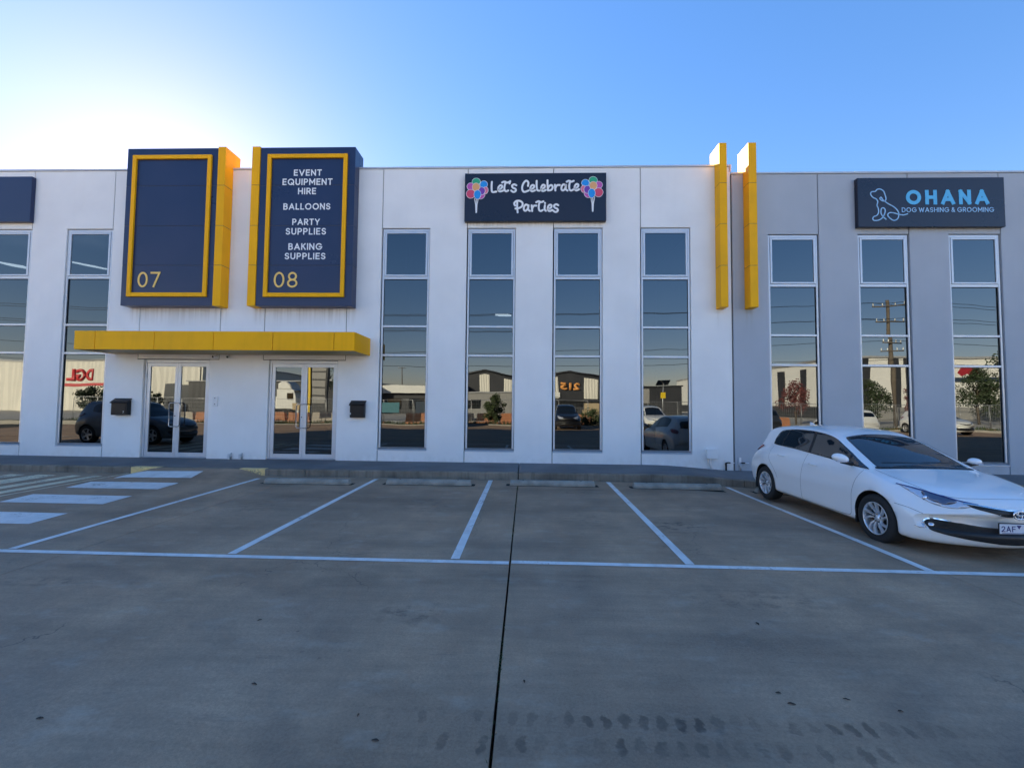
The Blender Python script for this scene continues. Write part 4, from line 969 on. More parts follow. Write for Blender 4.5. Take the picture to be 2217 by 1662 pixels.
def wheel(parent, x, y, zw, rr, s, detail=True):
    """s = -1 right side (outer face to -y), +1 left"""
    w0 = .10*s
    prof = [(rr*.66, -.09), (rr*.80, -.10), (rr*.93, -.098), (rr*.985, -.08), (rr, -.05), (rr, .05), (rr*.985, .08), (rr*.93, .098), (rr*.80, .10), (rr*.66, .09), (rr*.66, -.09)]
    bm = lathe(prof, 'y', 56); wh = obj('wheel', bm, 'tyre', parent, local=True); wh.location = (x, y, zw)
    rim = bmesh.new(); lathe([(rr*.67, .095*s), (rr*.645, .10*s), (rr*.625, .085*s), (rr*.60, -.04*s)], 'y', 56, rim)
    obj('rim', rim, 'alloy', wh, local=True)
    dk = bmesh.new(); lathe([(rr*.61, .0), (rr*.15, .0), (.001, .0)], 'y', 40, dk); obj('brake', dk, 'alloy_dark', wh, local=True)
    sp = bmesh.new()
    if detail:
        for k in range(5):
            for q in (-.27, .27):
                a = 2*math.pi*k/5+.3; a0 = a+q*.8; a1 = a+q*1.05+.30
                pts = [(rr*.16, a0, .055), (rr*.38, a0+(a1-a0)*.45, .080), (rr*.64, a1, .086)]
                prev = None
                for (r_, an, yy) in pts:
                    wd = .0085+.009*(r_/(rr*.6))
                    c = Vector((math.cos(an)*r_, yy*s, math.sin(an)*r_)); t_ = Vector((-math.sin(an), 0, math.cos(an)))*wd
                    ring = [sp.verts.new(c-t_*1.2-Vector((0, .02*s, 0))), sp.verts.new(c-t_*.7+Vector((0, .008*s, 0))), sp.verts.new(c+t_*.7+Vector((0, .008*s, 0))), sp.verts.new(c+t_*1.2-Vector((0, .02*s, 0)))]
                    if prev:
                        for j in range(3): sp.faces.new((prev[j], ring[j], ring[j+1], prev[j+1]))
                    prev = ring
    else:
        for k in range(5):
            an = 2*math.pi*k/5; c0 = Vector((math.cos(an), 0, math.sin(an))); t_ = Vector((-math.sin(an), 0, math.cos(an)))
            v = [sp.verts.new(c0*rr*.1-t_*.03+UY*.07*s), sp.verts.new(c0*rr*.1+t_*.03+UY*.07*s), sp.verts.new(c0*rr*.64+t_*.04+UY*.085*s), sp.verts.new(c0*rr*.64-t_*.04+UY*.085*s)]; sp.faces.new(v)
    lathe([(.001, .072*s), (.028, .072*s), (.034, .062*s), (rr*.2, .058*s), (rr*.2, .03*s)], 'y', 20, sp)
    bmesh.ops.recalc_face_normals(sp, faces=sp.faces)
    obj('spokes', sp, 'alloy', wh, local=True)
    if detail:
        for k in range(5):
            an = 2*math.pi*k/5+.3; q = bmesh.new(); c = Vector((math.cos(an)*.05, .058*s, math.sin(an)*.05)); tube(q, [c, c+UY*.012*s], .009, 8); obj('wheel_nut', q, 'alloy_dark', wh, local=True)
    return wh
def car(name, T, paint, loc, rz, label, group=None, detail=True, zw=.305, arch=.335):
    t = thing(name, loc, label, 'car', group, rz)
    bm = car_body_bm(T); me = bpy.data.meshes.new('body'); bm.to_mesh(me)
    bvh = BVHTree.FromBMesh(bm); bm.free()
    me.materials.append(MATS[paint])
    me2 = arch_cut(me, arch, (1.30, -1.30), zw, [MATS[paint], MATS['arch_black']])
    body = link('body', me2, t)
    def P(nm, outline, org, u, v, d, m, parent=t, mirror=False, off=.003, step=.035, depth=.012, keep=(), sm=True, n=5):
        ol = smooth_outline(outline, n=n, keep=keep) if sm else outline
        b = patch_bm(bvh, ol, org, u, v, d, off, step, depth)
        mb = mirror_y(b) if mirror else None
        o = obj(nm, b, m, parent, local=True); o2 = obj(nm, mb, m, parent, local=True) if mirror else None
        return o, o2
    SO, SU, SV, SD = Vector((0, -2, 0)), UX, UZ, UY
    FO, FU, FV, FD = Vector((4, 0, 0)), UY, UZ, -UX
    k = 1.0 if T is HATCH else 1.0
    def zz(x, z):  # lift outlines drawn for the hatch to the taller body
        return z if T is HATCH else z*1.11+.055
    S2 = lambda L: [(x, zz(x, z)) for x, z in L]
    # side glass
    win, win2 = P('side_glass', S2([(1.04, .888), (.87, .958), (.66, 1.055), (.44, 1.152), (.26, 1.228), (.06, 1.284), (-.25, 1.32), (-.6, 1.33), (-.95, 1.312), (-1.17, 1.27), (-1.225, 1.17), (-1.20, 1.06), (-1.10, 1.03), (-.5, 1.005), (-.1, .98), (.33, .95), (.75, .915)]), SO, SU, SV, SD, 'car_glass', mirror=True, keep=(0,), step=.022, off=.0055)
    for (L, w_) in ((S2([(-.13, .99), (-.16, 1.13), (-.21, 1.31)]), .06), (S2([(-.90, 1.03), (-.92, 1.13), (-.90, 1.285)]), .03), (S2([(.70, .93), (.67, 1.04)]), .03)):
        b = strip_bm(bvh, L, SO, SU, SV, SD, w_, .0075); mb = mirror_y(b); obj('window_pillar', b, 'trim_black', t, local=True); obj('window_pillar', mb, 'trim_black', t, local=True)
    # windscreen and the black scuttle below it, laid on from above
    TO = Vector((0, 0, 3))
    P('windscreen', [(1.085, 0), (1.075, .30), (1.045, .54), (1.01, .595), (.75, .565), (.48, .525), (.30, .485), (.26, .42), (.235, .2), (.23, 0), (.235, -.2), (.26, -.42), (.30, -.485), (.48, -.525), (.75, -.565), (1.01, -.595), (1.045, -.54), (1.075, -.30)], TO, UX, UY, -UZ, 'screen_glass', step=.03, off=.005, keep=(3, 15))
    P('scuttle', [(1.125, 0), (1.115, .35), (1.075, .60), (1.04, .635), (1.015, .61), (1.05, .53), (1.076, .3), (1.086, 0), (1.076, -.3), (1.05, -.53), (1.015, -.61), (1.04, -.635), (1.075, -.60), (1.115, -.35)], TO, UX, UY, -UZ, 'trim_black', step=.03, off=.004)
    P('rear_window', [(y, zz(-1.8, z)) for y, z in [(0, 1.01), (.5, 1.02), (.54, 1.06), (.48, 1.22), (0, 1.25), (-.48, 1.22), (-.54, 1.06), (-.5, 1.02)]], Vector((-4, 0, 0)), UY, UZ, UX, 'car_glass', step=.06)
    # lamps, from three-quarter front
    dd = Vector((-.74, .67, 0)).normalized(); uu = Vector((.67, .74, 0)).normalized(); oo = -dd*4
    def hl(x, y, z): return (Vector((x, y, 0)).dot(uu), z)
    H = [hl(*q) for q in HEADLIGHT]
    lamp, lamp2 = P('headlight', [(a, zz(1.8, b)) for a, b in H], oo, uu, UZ, dd, 'lamp_lens', mirror=True, off=.004, step=.03, keep=(0, 4), n=4)
    tl = [(-1.86, .93), (-1.74, .975), (-1.60, .985), (-1.50, .975), (-1.58, .93), (-1.72, .875), (-1.88, .855)]
    P('tail_light', S2(tl), SO, SU, SV, SD, 'tail_red', mirror=True, off=.018, keep=(3,), step=.03)
    P('grille', [(y, zz(2, z)) for y, z in [(0, .60), (.10, .605), (.2, .618), (.33, .637), (.42, .645), (.38, .615), (.25, .578), (.12, .545), (0, .53), (-.12, .545), (-.25, .578), (-.38, .615), (-.42, .645), (-.33, .637), (-.2, .618), (-.10, .605)]], FO, FU, FV, FD, 'trim_black', off=.005, step=.02, keep=(4, 12))
    P('lower_grille', [(y, zz(2, z)-(.02 if T is not HATCH else 0)) for y, z in [(0, .385), (.25, .39), (.45, .408), (.60, .435), (.685, .418), (.71, .365), (.67, .32), (.5, .282), (.3, .258), (.15, .248), (0, .245), (-.15, .248), (-.3, .258), (-.5, .282), (-.67, .32), (-.71, .365), (-.685, .418), (-.60, .435), (-.45, .408), (-.25, .39)]], FO, FU, FV, FD, 'trim_black', off=.014, step=.02)
    zo = .26 if T is HATCH else .32
    if detail:
        # chrome brow from lamp to badge, bumper hooks
        for L, w_, m, of in (([(0, .608), (.10, .613), (.22, .628), (.36, .648), (.44, .655)], .016, 'chrome', .009), ([(.45, .418), (.55, .436), (.63, .444), (.70, .425), (.735, .36)], .015, 'chrome', .009)):
            b = strip_bm(bvh, L, FO, FU, FV, FD, w_, of); mb = mirror_y(b); obj('chrome_trim', b, m, t, local=True); obj('chrome_trim', mb, m, t, local=True)
        P('lamp_corner', [(.715, .405), (.79, .355), (.76, .335), (.72, .345)], FO, FU, FV, FD, 'lamp_lens', mirror=True, off=.006, sm=False)
        for s in (-1, 1):
            yy = .66*s; loc, nor, i_, d_ = bvh.ray_cast(Vector((4, yy, .37)), -UX)
            q = bmesh.new(); lathe([(.001, .02), (.03, .016), (.036, 0), (.036, -.03)], 'y', 24, q)
            for v_ in q.verts: v_.co = Vector((v_.co.y, v_.co.x, v_.co.z))
            bmesh.ops.recalc_face_normals(q, faces=q.faces)
            o = obj('fog_light', q, 'projector', t, local=True); o.location = loc
            # headlight projector pod
            par = lamp if s < 0 else lamp2
            hp = PROJ; loc, nor, i_, d_ = bvh.ray_cast(Vector((hp[0], -hp[1]*1.0, hp[2]))+Vector((2, 0, 0)) if s > 0 else Vector((hp[0], hp[1], hp[2]))+Vector((2, 0, 0)), -UX)
            q = bmesh.new(); bmesh.ops.create_uvsphere(q, u_segments=20, v_segments=12, radius=.034); 
            for f in q.faces: f.smooth = True
            o = obj('projector_lamp', q, 'projector', par, local=True); o.location = loc-Vector((.012, 0, 0)); o.scale = (.5, 1, 1)
        br = [hl(*q) for q in HEADLIGHT[:5]]; b = strip_bm(bvh, [(a_, z_-.006) for a_, z_ in br], oo, uu, UZ, dd, .016, .007); mb = mirror_y(b); obj('lamp_brow', b, 'plate_blue', lamp, local=True); obj('lamp_brow', mb, 'plate_blue', lamp2, local=True)
        rm = bmesh.new(); 
        for L in ([(.30, .505), (.50, .50), (.66, .475)], ):
            b = strip_bm(bvh, L, FO, FU, FV, FD, .004, .0012, 8); mb = mirror_y(b); obj('bumper_crease', b, 'seam', t, local=True); obj('bumper_crease', mb, 'seam', t, local=True)
        rm.free()
        ol = [hl(*q) for q in HL_DARK]
        b = patch_bm(bvh, smooth_outline(ol, n=4), oo, uu, UZ, dd, .0055, .03, .004); mb = mirror_y(b)
        obj('lamp_bezel', b, 'lamp_dark', lamp, local=True); obj('lamp_bezel', mb, 'lamp_dark', lamp2, local=True)
        for zq in (.285, .312, .34, .366):
            b = strip_bm(bvh, [(-.55, zq+.012), (-.3, zq), (0, zq-.004), (.3, zq), (.55, zq+.012)], FO, FU, FV, FD, .006, .018); obj('grille_slat', b, 'alloy_dark', t, local=True)
        # seams
        seams = [[(1.03, .875), (.97, .72), (.92, .55), (.90, .36), (.86, .25), (.60, .232)], [(-.14, .975), (-.19, .75), (-.225, .5), (-.22, .3), (-.20, .235)], [(-.88, .46), (-.97, .60), (-1.14, .78), (-1.15, 1.0)], [(.60, .232), (.1, .226), (-.4, .232), (-.75, .245)], [(1.86, .50), (1.74, .545), (1.60, .565)]]
        for L in seams:
            b = strip_bm(bvh, L, SO, SU, SV, SD, .0045, .0012, 8); mb = mirror_y(b); obj('panel_seam', b, 'seam', t, local=True); obj('panel_seam', mb, 'seam', t, local=True)
        for L in ([(1.06, .66), (1.25, .67), (1.5, .655), (1.78, .60), (1.90, .52), (1.98, .40), (2.03, .2), (2.045, 0)],):
            b = strip_bm(bvh, L, TO, UX, UY, -UZ, .005, .0012, 8); mb = mirror_y(b); obj('bonnet_seam', b, 'seam', t, local=True); obj('bonnet_seam', mb, 'seam', t, local=True)
        # door handles
        for (xa, xb, z) in ((-.90, -.70, .875), (-.04, .16, .83)):
            for s in (-1, 1):
                pts = []
                for u in range(7):
                    x = xa+(xb-xa)*u/6; loc, nor, i_, d_ = bvh.ray_cast(Vector((x, -2, z-.012*(u/6))), UY)
                    bow = .030*math.sin(math.pi*u/6)**.5+.002
                    pts.append(Vector((loc.x, (loc.y-bow)*(-s), loc.z)))
                q = bmesh.new(); tube(q, pts, [.006, .010, .012, .012, .012, .010, .006], 8); obj('door_handle', q, 'paint_white', t, local=True)
        # mirrors
        for s in (-1, 1):
            q = bmesh.new(); prof = []
            bmesh.ops.create_uvsphere(q, u_segments=20, v_segments=14, radius=1.0)
            for v_ in q.verts:
                x, y, z = v_.co
                bz = (1 if z > 0 else .82)
                v_.co = Vector((.80+(x*.085 if x > 0 else x*.035), (-.935+y*.115)*(-s) if s < 0 else .885+y*.085, 1.005+z*.068*bz-.02*y if s < 0 else .985+z*.05*bz))
            for f in q.faces: f.smooth = True
            bmesh.ops.recalc_face_normals(q, faces=q.faces)
            mi = obj('wing_mirror', q, 'paint_white', t, local=True)
            q = bmesh.new(); tube(q, [(.80, -.77*(-s), .93), (.805, -.86*(-s), .945), (.81, -.92*(-s), .965)], [.03, .024, .03], 10); obj('mirror_stalk', q, 'trim_black', mi, local=True)
            q = bmesh.new(); bx(q, .845, .884, -1.03 if s < 0 else .83, -.87 if s < 0 else .95, .965 if s < 0 else .955, .978 if s < 0 else .966, bev=.005); obj('indicator', q, 'lamp_lens', mi, local=True)
        # fin aerial, number plate, badge, bonnet washer, wipers
        q = bmesh.new(); va = [(-1.30, 1.37), (-1.16, 1.38), (-1.28, 1.435), (-1.325, 1.44)]
        a_ = [q.verts.new((x, -.018, z)) for x, z in va[:2]]+[q.verts.new((x, -.004, z)) for x, z in va[2:]]; b_ = [q.verts.new((x, .018, z)) for x, z in va[:2]]+[q.verts.new((x, .004, z)) for x, z in va[2:]]
        q.faces.new(a_); q.faces.new(list(reversed(b_)))
        for i in range(4): q.faces.new((a_[i], b_[i], b_[(i+1) % 4], a_[(i+1) % 4]))
        bmesh.ops.recalc_face_normals(q, faces=q.faces); obj('aerial_fin', q, 'paint_white', t, local=True)
        xp = max(bvh.ray_cast(Vector((4, yq, zq)), -UX)[0].x for yq in (0, -.1, -.18) for zq in (.35, .40, .46))+.012
        q = bmesh.new(); bx(q, xp-.004, xp+.004, -.186, .186, .362, .468, bev=.003); npo = obj('number_plate', q, 'plate_white', t, local=True)
        q = bmesh.new(); bx(q, xp-.008, xp-.0042, -.195, .195, .352, .478, bev=.003); obj('plate_surround', q, 'trim_black', npo, local=True)
        def plate_text(s_, y0, y1, z0, z1):
            def turn(b):
                for v_ in b.verts: v_.co = Vector((xp+.0042-v_.co.y, v_.co.x, v_.co.z))
            stroke_text(s_, y0, y1, z0, z1, .0095, 0, .001, 'plate_blue', npo, name='plate_character', post=turn)
        for ch, ya, yb in (('2', -.172, -.130), ('A', -.120, -.072), ('F', -.060, -.022)): plate_text(ch, ya, yb, .385, .447)
        q = bmesh.new(); v = [q.verts.new((xp+.0052, y, z)) for y, z in ((-.012, .456), (.042, .456), (.015, .415))]; q.faces.new(v)
        r_ = bmesh.ops.extrude_face_region(q, geom=list(q.faces)); 
        for gq in r_['geom']:
            if isinstance(gq, bmesh.types.BMVert): gq.co.x -= .001
        bmesh.ops.recalc_face_normals(q, faces=q.faces); obj('plate_triangle', q, 'plate_blue', npo, local=True)
        q = bmesh.new(); bx(q, xp+.0042, xp+.0052, -.165, .165, .3685, .3735); obj('plate_strip', q, 'plate_blue', npo, local=True)
        loc, nor, i_, d_ = bvh.ray_cast(Vector((4, 0, .572)), -UX); xb_ = loc.x+.02
        def torus(q, cy, cz, ry, rz_, r_, x_):
            n1, n2 = 28, 8; rings = []
            for i in range(n1):
                an = 2*math.pi*i/n1; c = Vector((x_, cy+ry*math.cos(an), cz+rz_*math.sin(an))); o_ = Vector((0, math.cos(an), math.sin(an)))
                rings.append([q.verts.new(c+(o_*math.cos(2*math.pi*j/n2)+UX*math.sin(2*math.pi*j/n2))*r_) for j in range(n2)])
            for i in range(n1):
                for j in range(n2): q.faces.new((rings[i][j], rings[(i+1) % n1][j], rings[(i+1) % n1][(j+1) % n2], rings[i][(j+1) % n2])).smooth = True
        q = bmesh.new(); torus(q, 0, .572, .066, .046, .008, xb_); torus(q, 0, .572, .024, .042, .006, xb_); torus(q, 0, .588, .046, .020, .006, xb_+.002); bmesh.ops.recalc_face_normals(q, faces=q.faces)
        bdg = obj('front_badge', q, 'chrome', t, local=True)
        q = bmesh.new(); lathe([(.001, 0), (1, 0)], 'y', 24, q)
        for v_ in q.verts: v_.co = Vector((xb_-.006, v_.co.x*.06, .572+v_.co.z*.040))
        obj('badge_back', q, 'lamp_dark', bdg, local=True)
        q = bmesh.new(); loc, nor, i_, d_ = bvh.ray_cast(Vector((0, 0, 3))+Vector((1.9, .33, 0)), -UZ); bmesh.ops.create_uvsphere(q, u_segments=10, v_segments=6, radius=.012); o = obj('washer_jet', q, 'letter_white', t, local=True); o.location = loc
        for L in ([(-.48, .965), (-.2, .972), (.1, .965)], [(.05, .978), (.35, .975), (.50, .965)]):
            b = strip_bm(bvh, L, FO, FU, FV, FD, .012, .012); obj('wiper', b, 'trim_black', t, local=True)
        b = strip_bm(bvh, [(.90, .192), (.3, .205), (-.3, .21), (-.90, .222)], SO, SU, SV, SD, .03, .004); mb = mirror_y(b); obj('sill_trim', b, 'paint_white', t, local=True); obj('sill_trim', mb, 'paint_white', t, local=True)
        # flaps behind the wheels
        for s in (-1, 1):
            for ax in (1.30, -1.30):
                q = bmesh.new(); bx(q, ax-.345, ax-.325, -.86 if s < 0 else .70, -.70 if s < 0 else .86, .17, .36, bev=.004); obj('mud_flap', q, 'trim_black', t, local=True)
    for s in (-1, 1):
        for ax in (1.30, -1.30): wheel(t, ax, .765*s, zw, zw, s, detail)
    return t
HEADLIGHT = [(1.60, -.835, .785), (1.80, -.78, .762), (1.95, -.66, .722), (2.04, -.50, .682), (2.09, -.34, .655), (2.075, -.46, .607), (2.02, -.60, .592), (1.94, -.72, .622), (1.80, -.80, .700)]
HL_DARK = [(1.86, -.745, .735), (1.95, -.66, .712), (2.02, -.54, .684), (2.03, -.52, .655), (1.99, -.60, .622), (1.93, -.70, .648), (1.87, -.74, .69)]
PROJ = (1.97, -.66, .668)
CARLOC = (5.355, 7.2, -.045)
if not globals().get('SKIP_CAR'):
    car('hatchback_car', HATCH, 'paint_white', CARLOC, R(-90), 'white five-door hatchback parked facing out of the bay at the right')
# ================================================================ ACROSS THE LOT (the place the glass looks out on)
mat('sheet_cream', (.74, .70, .60), .55, var=.05, vs=.3); mat('sheet_dark', (.035, .036, .040), .5, var=.1, vs=.3); mat('sheet_mid', (.30, .29, .27), .55); mat('sheet_white', (.78, .76, .70), .5, var=.04, vs=.2)
mat('red_paint', (.55, .03, .035), .5); mat('orange_paint', (.75, .32, .08), .5); mat('roof_sheet', (.35, .35, .35), .5); mat('roller', (.04, .045, .055), .5)
mat('verge_grass', (.055, .075, .025), .9, var=.35, vs=3); mat('yard', (.42, .40, .36), .9, var=.15, vs=.4); mat('kerb_far', (.38, .35, .30), .9, var=.1)
mat('bark', (.10, .075, .05), .9, var=.25, vs=8); mat('leaf_dark', (.035, .055, .020), .7, var=.3, vs=2); mat('leaf_mid', (.06, .085, .03), .7, var=.3, vs=2); mat('leaf_red', (.17, .05, .045), .7, var=.3, vs=2)
mat('timber_pole', (.13, .105, .08), .9, var=.2, vs=4); mat('ceramic', (.75, .75, .72), .2); mat('wire', (.02, .02, .02), .6)
mat('barrier_orange', (.50, .20, .09), .6); mat('barrier_white', (.48, .42, .34), .5); mat('banner_teal', (.06, .20, .24), .6); mat('banner_navy', (.03, .05, .08), .6); mat('safety_yellow', (.80, .55, .02), .5); mat('site_red', (.55, .05, .05), .5); mat('box_tan', (.50, .38, .22), .7)
tag(obj('yard_ground', B(-140, 160, -140, -12.6, -.25, -.06), 'yard'), kind='structure')
tag(obj('grass_verge', B(-60, 70, -12.59, -10.95, -.25, .06), 'verge_grass'), kind='structure')
tag(obj('far_kerb', B(-60, 70, -10.94, -10.62, -.25, .085, bev=.02), 'kerb_far'), kind='structure')
rn = random.Random(3); bm = bmesh.new()
for k in range(5200):
    x = rn.uniform(-40, 46); y = rn.uniform(-12.5, -11.0); hh = rn.uniform(.08, .32)*(1+.8*noise.noise((x*.3, y, 0))); a = rn.uniform(0, 6.3)
    v = [bm.verts.new((x-.03*math.cos(a), y-.03*math.sin(a), .05)), bm.verts.new((x+.03*math.cos(a), y+.03*math.sin(a), .05)), bm.verts.new((x+rn.uniform(-.1, .1), y+rn.uniform(-.1, .1), .05+max(hh, .05)))]; bm.faces.new(v)
tag(obj('verge_plants', bm, 'leaf_mid'), 'rough green grass growing on the far verge', 'grass', kind='stuff')

def ribs(x0, x1, y, z0, z1fn, m, parent, step=.6, name='sheet_panel', z0fn=None):
    """corrugated sheet face looking to +Y"""
    bm = bmesh.new(); prev = None; x = x0; i = 0
    while x <= x1+1e-6:
        yy = y+(.05 if i % 2 else 0)
        p = (bm.verts.new((x, yy, z0)), bm.verts.new((x, yy, z1fn(x))))
        if prev: bm.faces.new((prev[0], p[0], p[1], prev[1]))
        prev = p; x += step; i += 1
    bmesh.ops.recalc_face_normals(bm, faces=bm.faces)
    return obj(name, bm, m, parent)
# cream transport shed, far left
t = thing('warehouse', (-78, -49, 0), 'big cream ribbed warehouse with red letters, mirrored in the leftmost windows', 'warehouse')
obj('wall', B(-125, -54, -90, -49.1, -.1, 8.2), 'sheet_cream', t); ribs(-125, -54, -49, 0, lambda x: 8.2, 'sheet_cream', t, .45)
obj('roof', B(-125.2, -53.8, -90.2, -48.9, 8.21, 8.5), 'roof_sheet', t)
obj('lettering', text_bm('DGL', -77.2, -72.4, 4.9, 6.9, -48.93, .05, bold=.05, face=1), 'red_paint', t); obj('stripe', B(-79, -69.5, -48.95, -48.9, 4.05, 4.5), 'red_paint', t)
obj('roller_door', B(-60.5, -55.5, -48.95, -48.85, 0, 4.6), 'roller', t)
# black shed
t = thing('warehouse', (-38, -46, 0), 'low black shed mirrored behind the truck in the second glass door', 'warehouse')
obj('wall', B(-53.6, -25.5, -75, -46, -.1, 5.0), 'sheet_dark', t); ribs(-53.6, -25.5, -45.93, 0, lambda x: 5.0-.02*(x+53.6), 'sheet_dark', t, .5)
obj('roof', B(-53.8, -25.3, -75.2, -45.7, 5.02, 5.2), 'roof_sheet', t); obj('roller_door', B(-44, -39, -45.85, -45.8, 0, 3.8), 'roller', t)
# long low building with a white fascia
t = thing('warehouse', (-16, -50, 0), 'low dark building with a long white fascia, mirrored in a window', 'warehouse')
obj('wall', B(-25.2, -10.2, -75, -50, -.1, 3.4), 'sheet_dark', t); obj('fascia', B(-25.2, -10.0, -49.98, -49.2, 3.42, 4.7), 'sheet_white', t); obj('roof', B(-25.2, -10.2, -75, -50, 4.6, 4.75), 'roof_sheet', t)
for x in (-23, -19.5, -16, -12.5): obj('window', B(x, x+2.2, -49.97, -49.9, .8, 2.5), 'car_glass', t)
# twin gabled shed with number
t = thing('warehouse', (0, -52, 0), 'twin gabled black and cream striped warehouse numbered 215, mirrored in windows', 'warehouse')
def gable(cx_, hw, z): return lambda x: z+1.3*(1-min(abs(x-cx_)/hw, 1))
for cx_ in (-7.1, 7.7):
    gf = gable(cx_, 7.3, 5.9)
    bm = prism([(cx_-7.3, -.1), (cx_+7.3, -.1), (cx_+7.3, 5.9), (cx_, 7.2), (cx_-7.3, 5.9)], -90, -52); obj('wall', bm, 'sheet_dark', t)
    for (a, b) in ((-6.4, -3.1), (-1.0, .9) if cx_ < 0 else (-4.2, -2.0), (3.2, 5.0) if cx_ < 0 else (2.4, 4.6)):
        ribs(cx_+a, cx_+b, -51.9, 2.6, lambda x, gf=gf: gf(x)-.55, 'sheet_cream', t, .22)
    rb = bmesh.new(); tube(rb, [(cx_-7.4, -51.85, 5.95), (cx_, -51.85, 7.28), (cx_+7.4, -51.85, 5.95)], .16, 6); obj('barge_board', rb, 'sheet_dark', t)
    obj('awning', B(cx_-6.9, cx_+6.9, -51.8, -49.9, 2.25, 2.55), 'sheet_dark', t)
    for dx in (-5, -1.5, 2.2): obj('roller_door', B(cx_+dx, cx_+dx+2.6, -51.95, -51.8, 0, 2.2), 'roller', t)
bm = text_bm('215', 6.0, 9.4, 4.1, 5.35, -51.75, .06, bold=.05, face=1); obj('number', bm, 'orange_paint', t)
obj('sign_board', B(2.9, 5.9, -51.8, -51.7, 2.75, 3.6, bev=.05), 'sheet_white', t)
# dark annex then the big pale warehouse
t = thing('warehouse', (20, -56, 0), 'low dark annex with a pale panel, mirrored above the white utility', 'warehouse')
obj('wall', B(15.3, 27.8, -80, -56, -.1, 4.9), 'sheet_dark', t); obj('panel', B(19.2, 22.0, -55.98, -55.9, 2.0, 4.6), 'sheet_mid', t); obj('roof', B(15.2, 28, -80, -55.8, 4.92, 5.1), 'sheet_dark', t)
t = thing('warehouse', (75, -43, 0), 'huge pale warehouse with dark vertical bands, mirrored in the windows of the grey building', 'warehouse')
obj('wall', B(48.0, 125, -118, -43.1, -.1, 9.0), 'sheet_white', t); obj('roof', B(47.8, 125.2, -118.2, -42.9, 9.01, 9.3), 'roof_sheet', t)
for (a, b) in ((-74, -69), (-62, -60.5), (-56, -54), (-47, -44.2)): obj('dark_band', B(47.9, 47.99, a, b, 1.9, 8.2), 'sheet_dark', t)
for (a, b) in ((48.2, 49.6), (52.8, 54.2), (55.0, 55.9)): obj('dark_band', B(a, b, -43.09, -43.0, 1.9, 9.0), 'sheet_dark', t)
obj('dado', B(47.85, 47.98, -117, -43, 0, 1.88), 'sheet_dark', t); obj('dado', B(48.0, 124, -43.09, -42.95, 0, 1.88), 'sheet_mid', t)
obj('sign_board', B(59.0, 72, -43.08, -42.9, 6.2, 8.2), 'sheet_white', t); obj('sign_stripe', B(58.5, 72, -43.08, -42.88, 5.6, 6.15), 'banner_navy', t)
mat('map_red', (.35, .02, .03), .5)
bm = bmesh.new(); pts = [(62.0, 6.9), (62.4, 7.5), (63.2, 7.9), (63.6, 7.6), (63.9, 8.05), (64.4, 7.5), (64.8, 6.9), (64.3, 6.4), (63.6, 6.75), (62.8, 6.5)]; prism([(126.8-x, z) for x, z in pts], -42.82, -42.9, bm=bm); obj('map_emblem', bm, 'map_red', t)

# utility poles
def pole(x, y, h, label, arms, group='timber power poles'):
    t = thing('utility_pole', (x, y, 0), label, 'power pole', group)
    q = bmesh.new(); tube(q, [(x, y, -.1), (x, y, h*.5), (x, y, h)], [.20, .17, .13], 12); obj('pole', q, 'timber_pole', t)
    for (z, L, rot) in arms:
        d = Vector((math.cos(rot), math.sin(rot), 0)); a, b = Vector((x, y+.2, z))-d*L/2, Vector((x, y+.2, z))+d*L/2
        q = bmesh.new(); tube(q, [a, b], .06, 6); obj('crossarm', q, 'timber_pole', t)
        for u in (-.92, -.4, .4, .92):
            c = Vector((x, y+.2, z+.06))+d*L/2*u; q = bmesh.new(); tube(q, [c, c+UZ*.08, c+UZ*.16, c+UZ*.26], [.03, .06, .05, .04], 8); obj('insulator', q, 'ceramic', t)
    return t
pole(35.0, -20.5, 12.2, 'tall timber power pole mirrored in the middle window of the grey building', [(11.6, 2.4, .5), (10.1, 2.6, .1), (8.0, 2.4, -.3), (7.2, 1.8, .4)])
pole(-34, -97, 11.5, 'distant timber power pole mirrored in the window right of the second door', [(11.2, 2.6, .05)])
pole(-62, -20.5, 12, 'timber power pole mirrored at the far left window', [(11.6, 2.4, .3), (10.1, 2.6, .1)])
def wire(a, b, sag, label):
    a, b = Vector(a), Vector(b); pts = []
    for i in range(25):
        u = i/24; p = a.lerp(b, u); p.z -= sag*4*u*(1-u); pts.append(p)
    q = bmesh.new(); tube(q, pts, .022, 4); tag(obj('overhead_wire', q, 'wire'), label, 'wire', 'overhead wires along the far street')
for dx, z, nm in ((-1.1, 11.9, 'highest overhead wire, on the left pin of the top crossarm'), (1.1, 11.9, 'overhead wire on the right pin of the top crossarm'), (-1.2, 10.4, 'overhead wire at the left end of the second crossarm'), (1.2, 10.4, 'overhead wire at the right end of the second crossarm'), (0, 8.25, 'overhead wire on the third crossarm down'), (.3, 6.3, 'lowest thick overhead cable between the two near poles')):
    wire((35+dx, -20.3+dx*.3, z), (-62+dx, -20.3+dx*.3, z), 1.6 if z > 7 else 1.0, nm)
    wire((35+dx, -20.3+dx*.3, z), (120+dx, -24, z+.3), 1.4, nm.replace('overhead', 'overhead right-hand'))
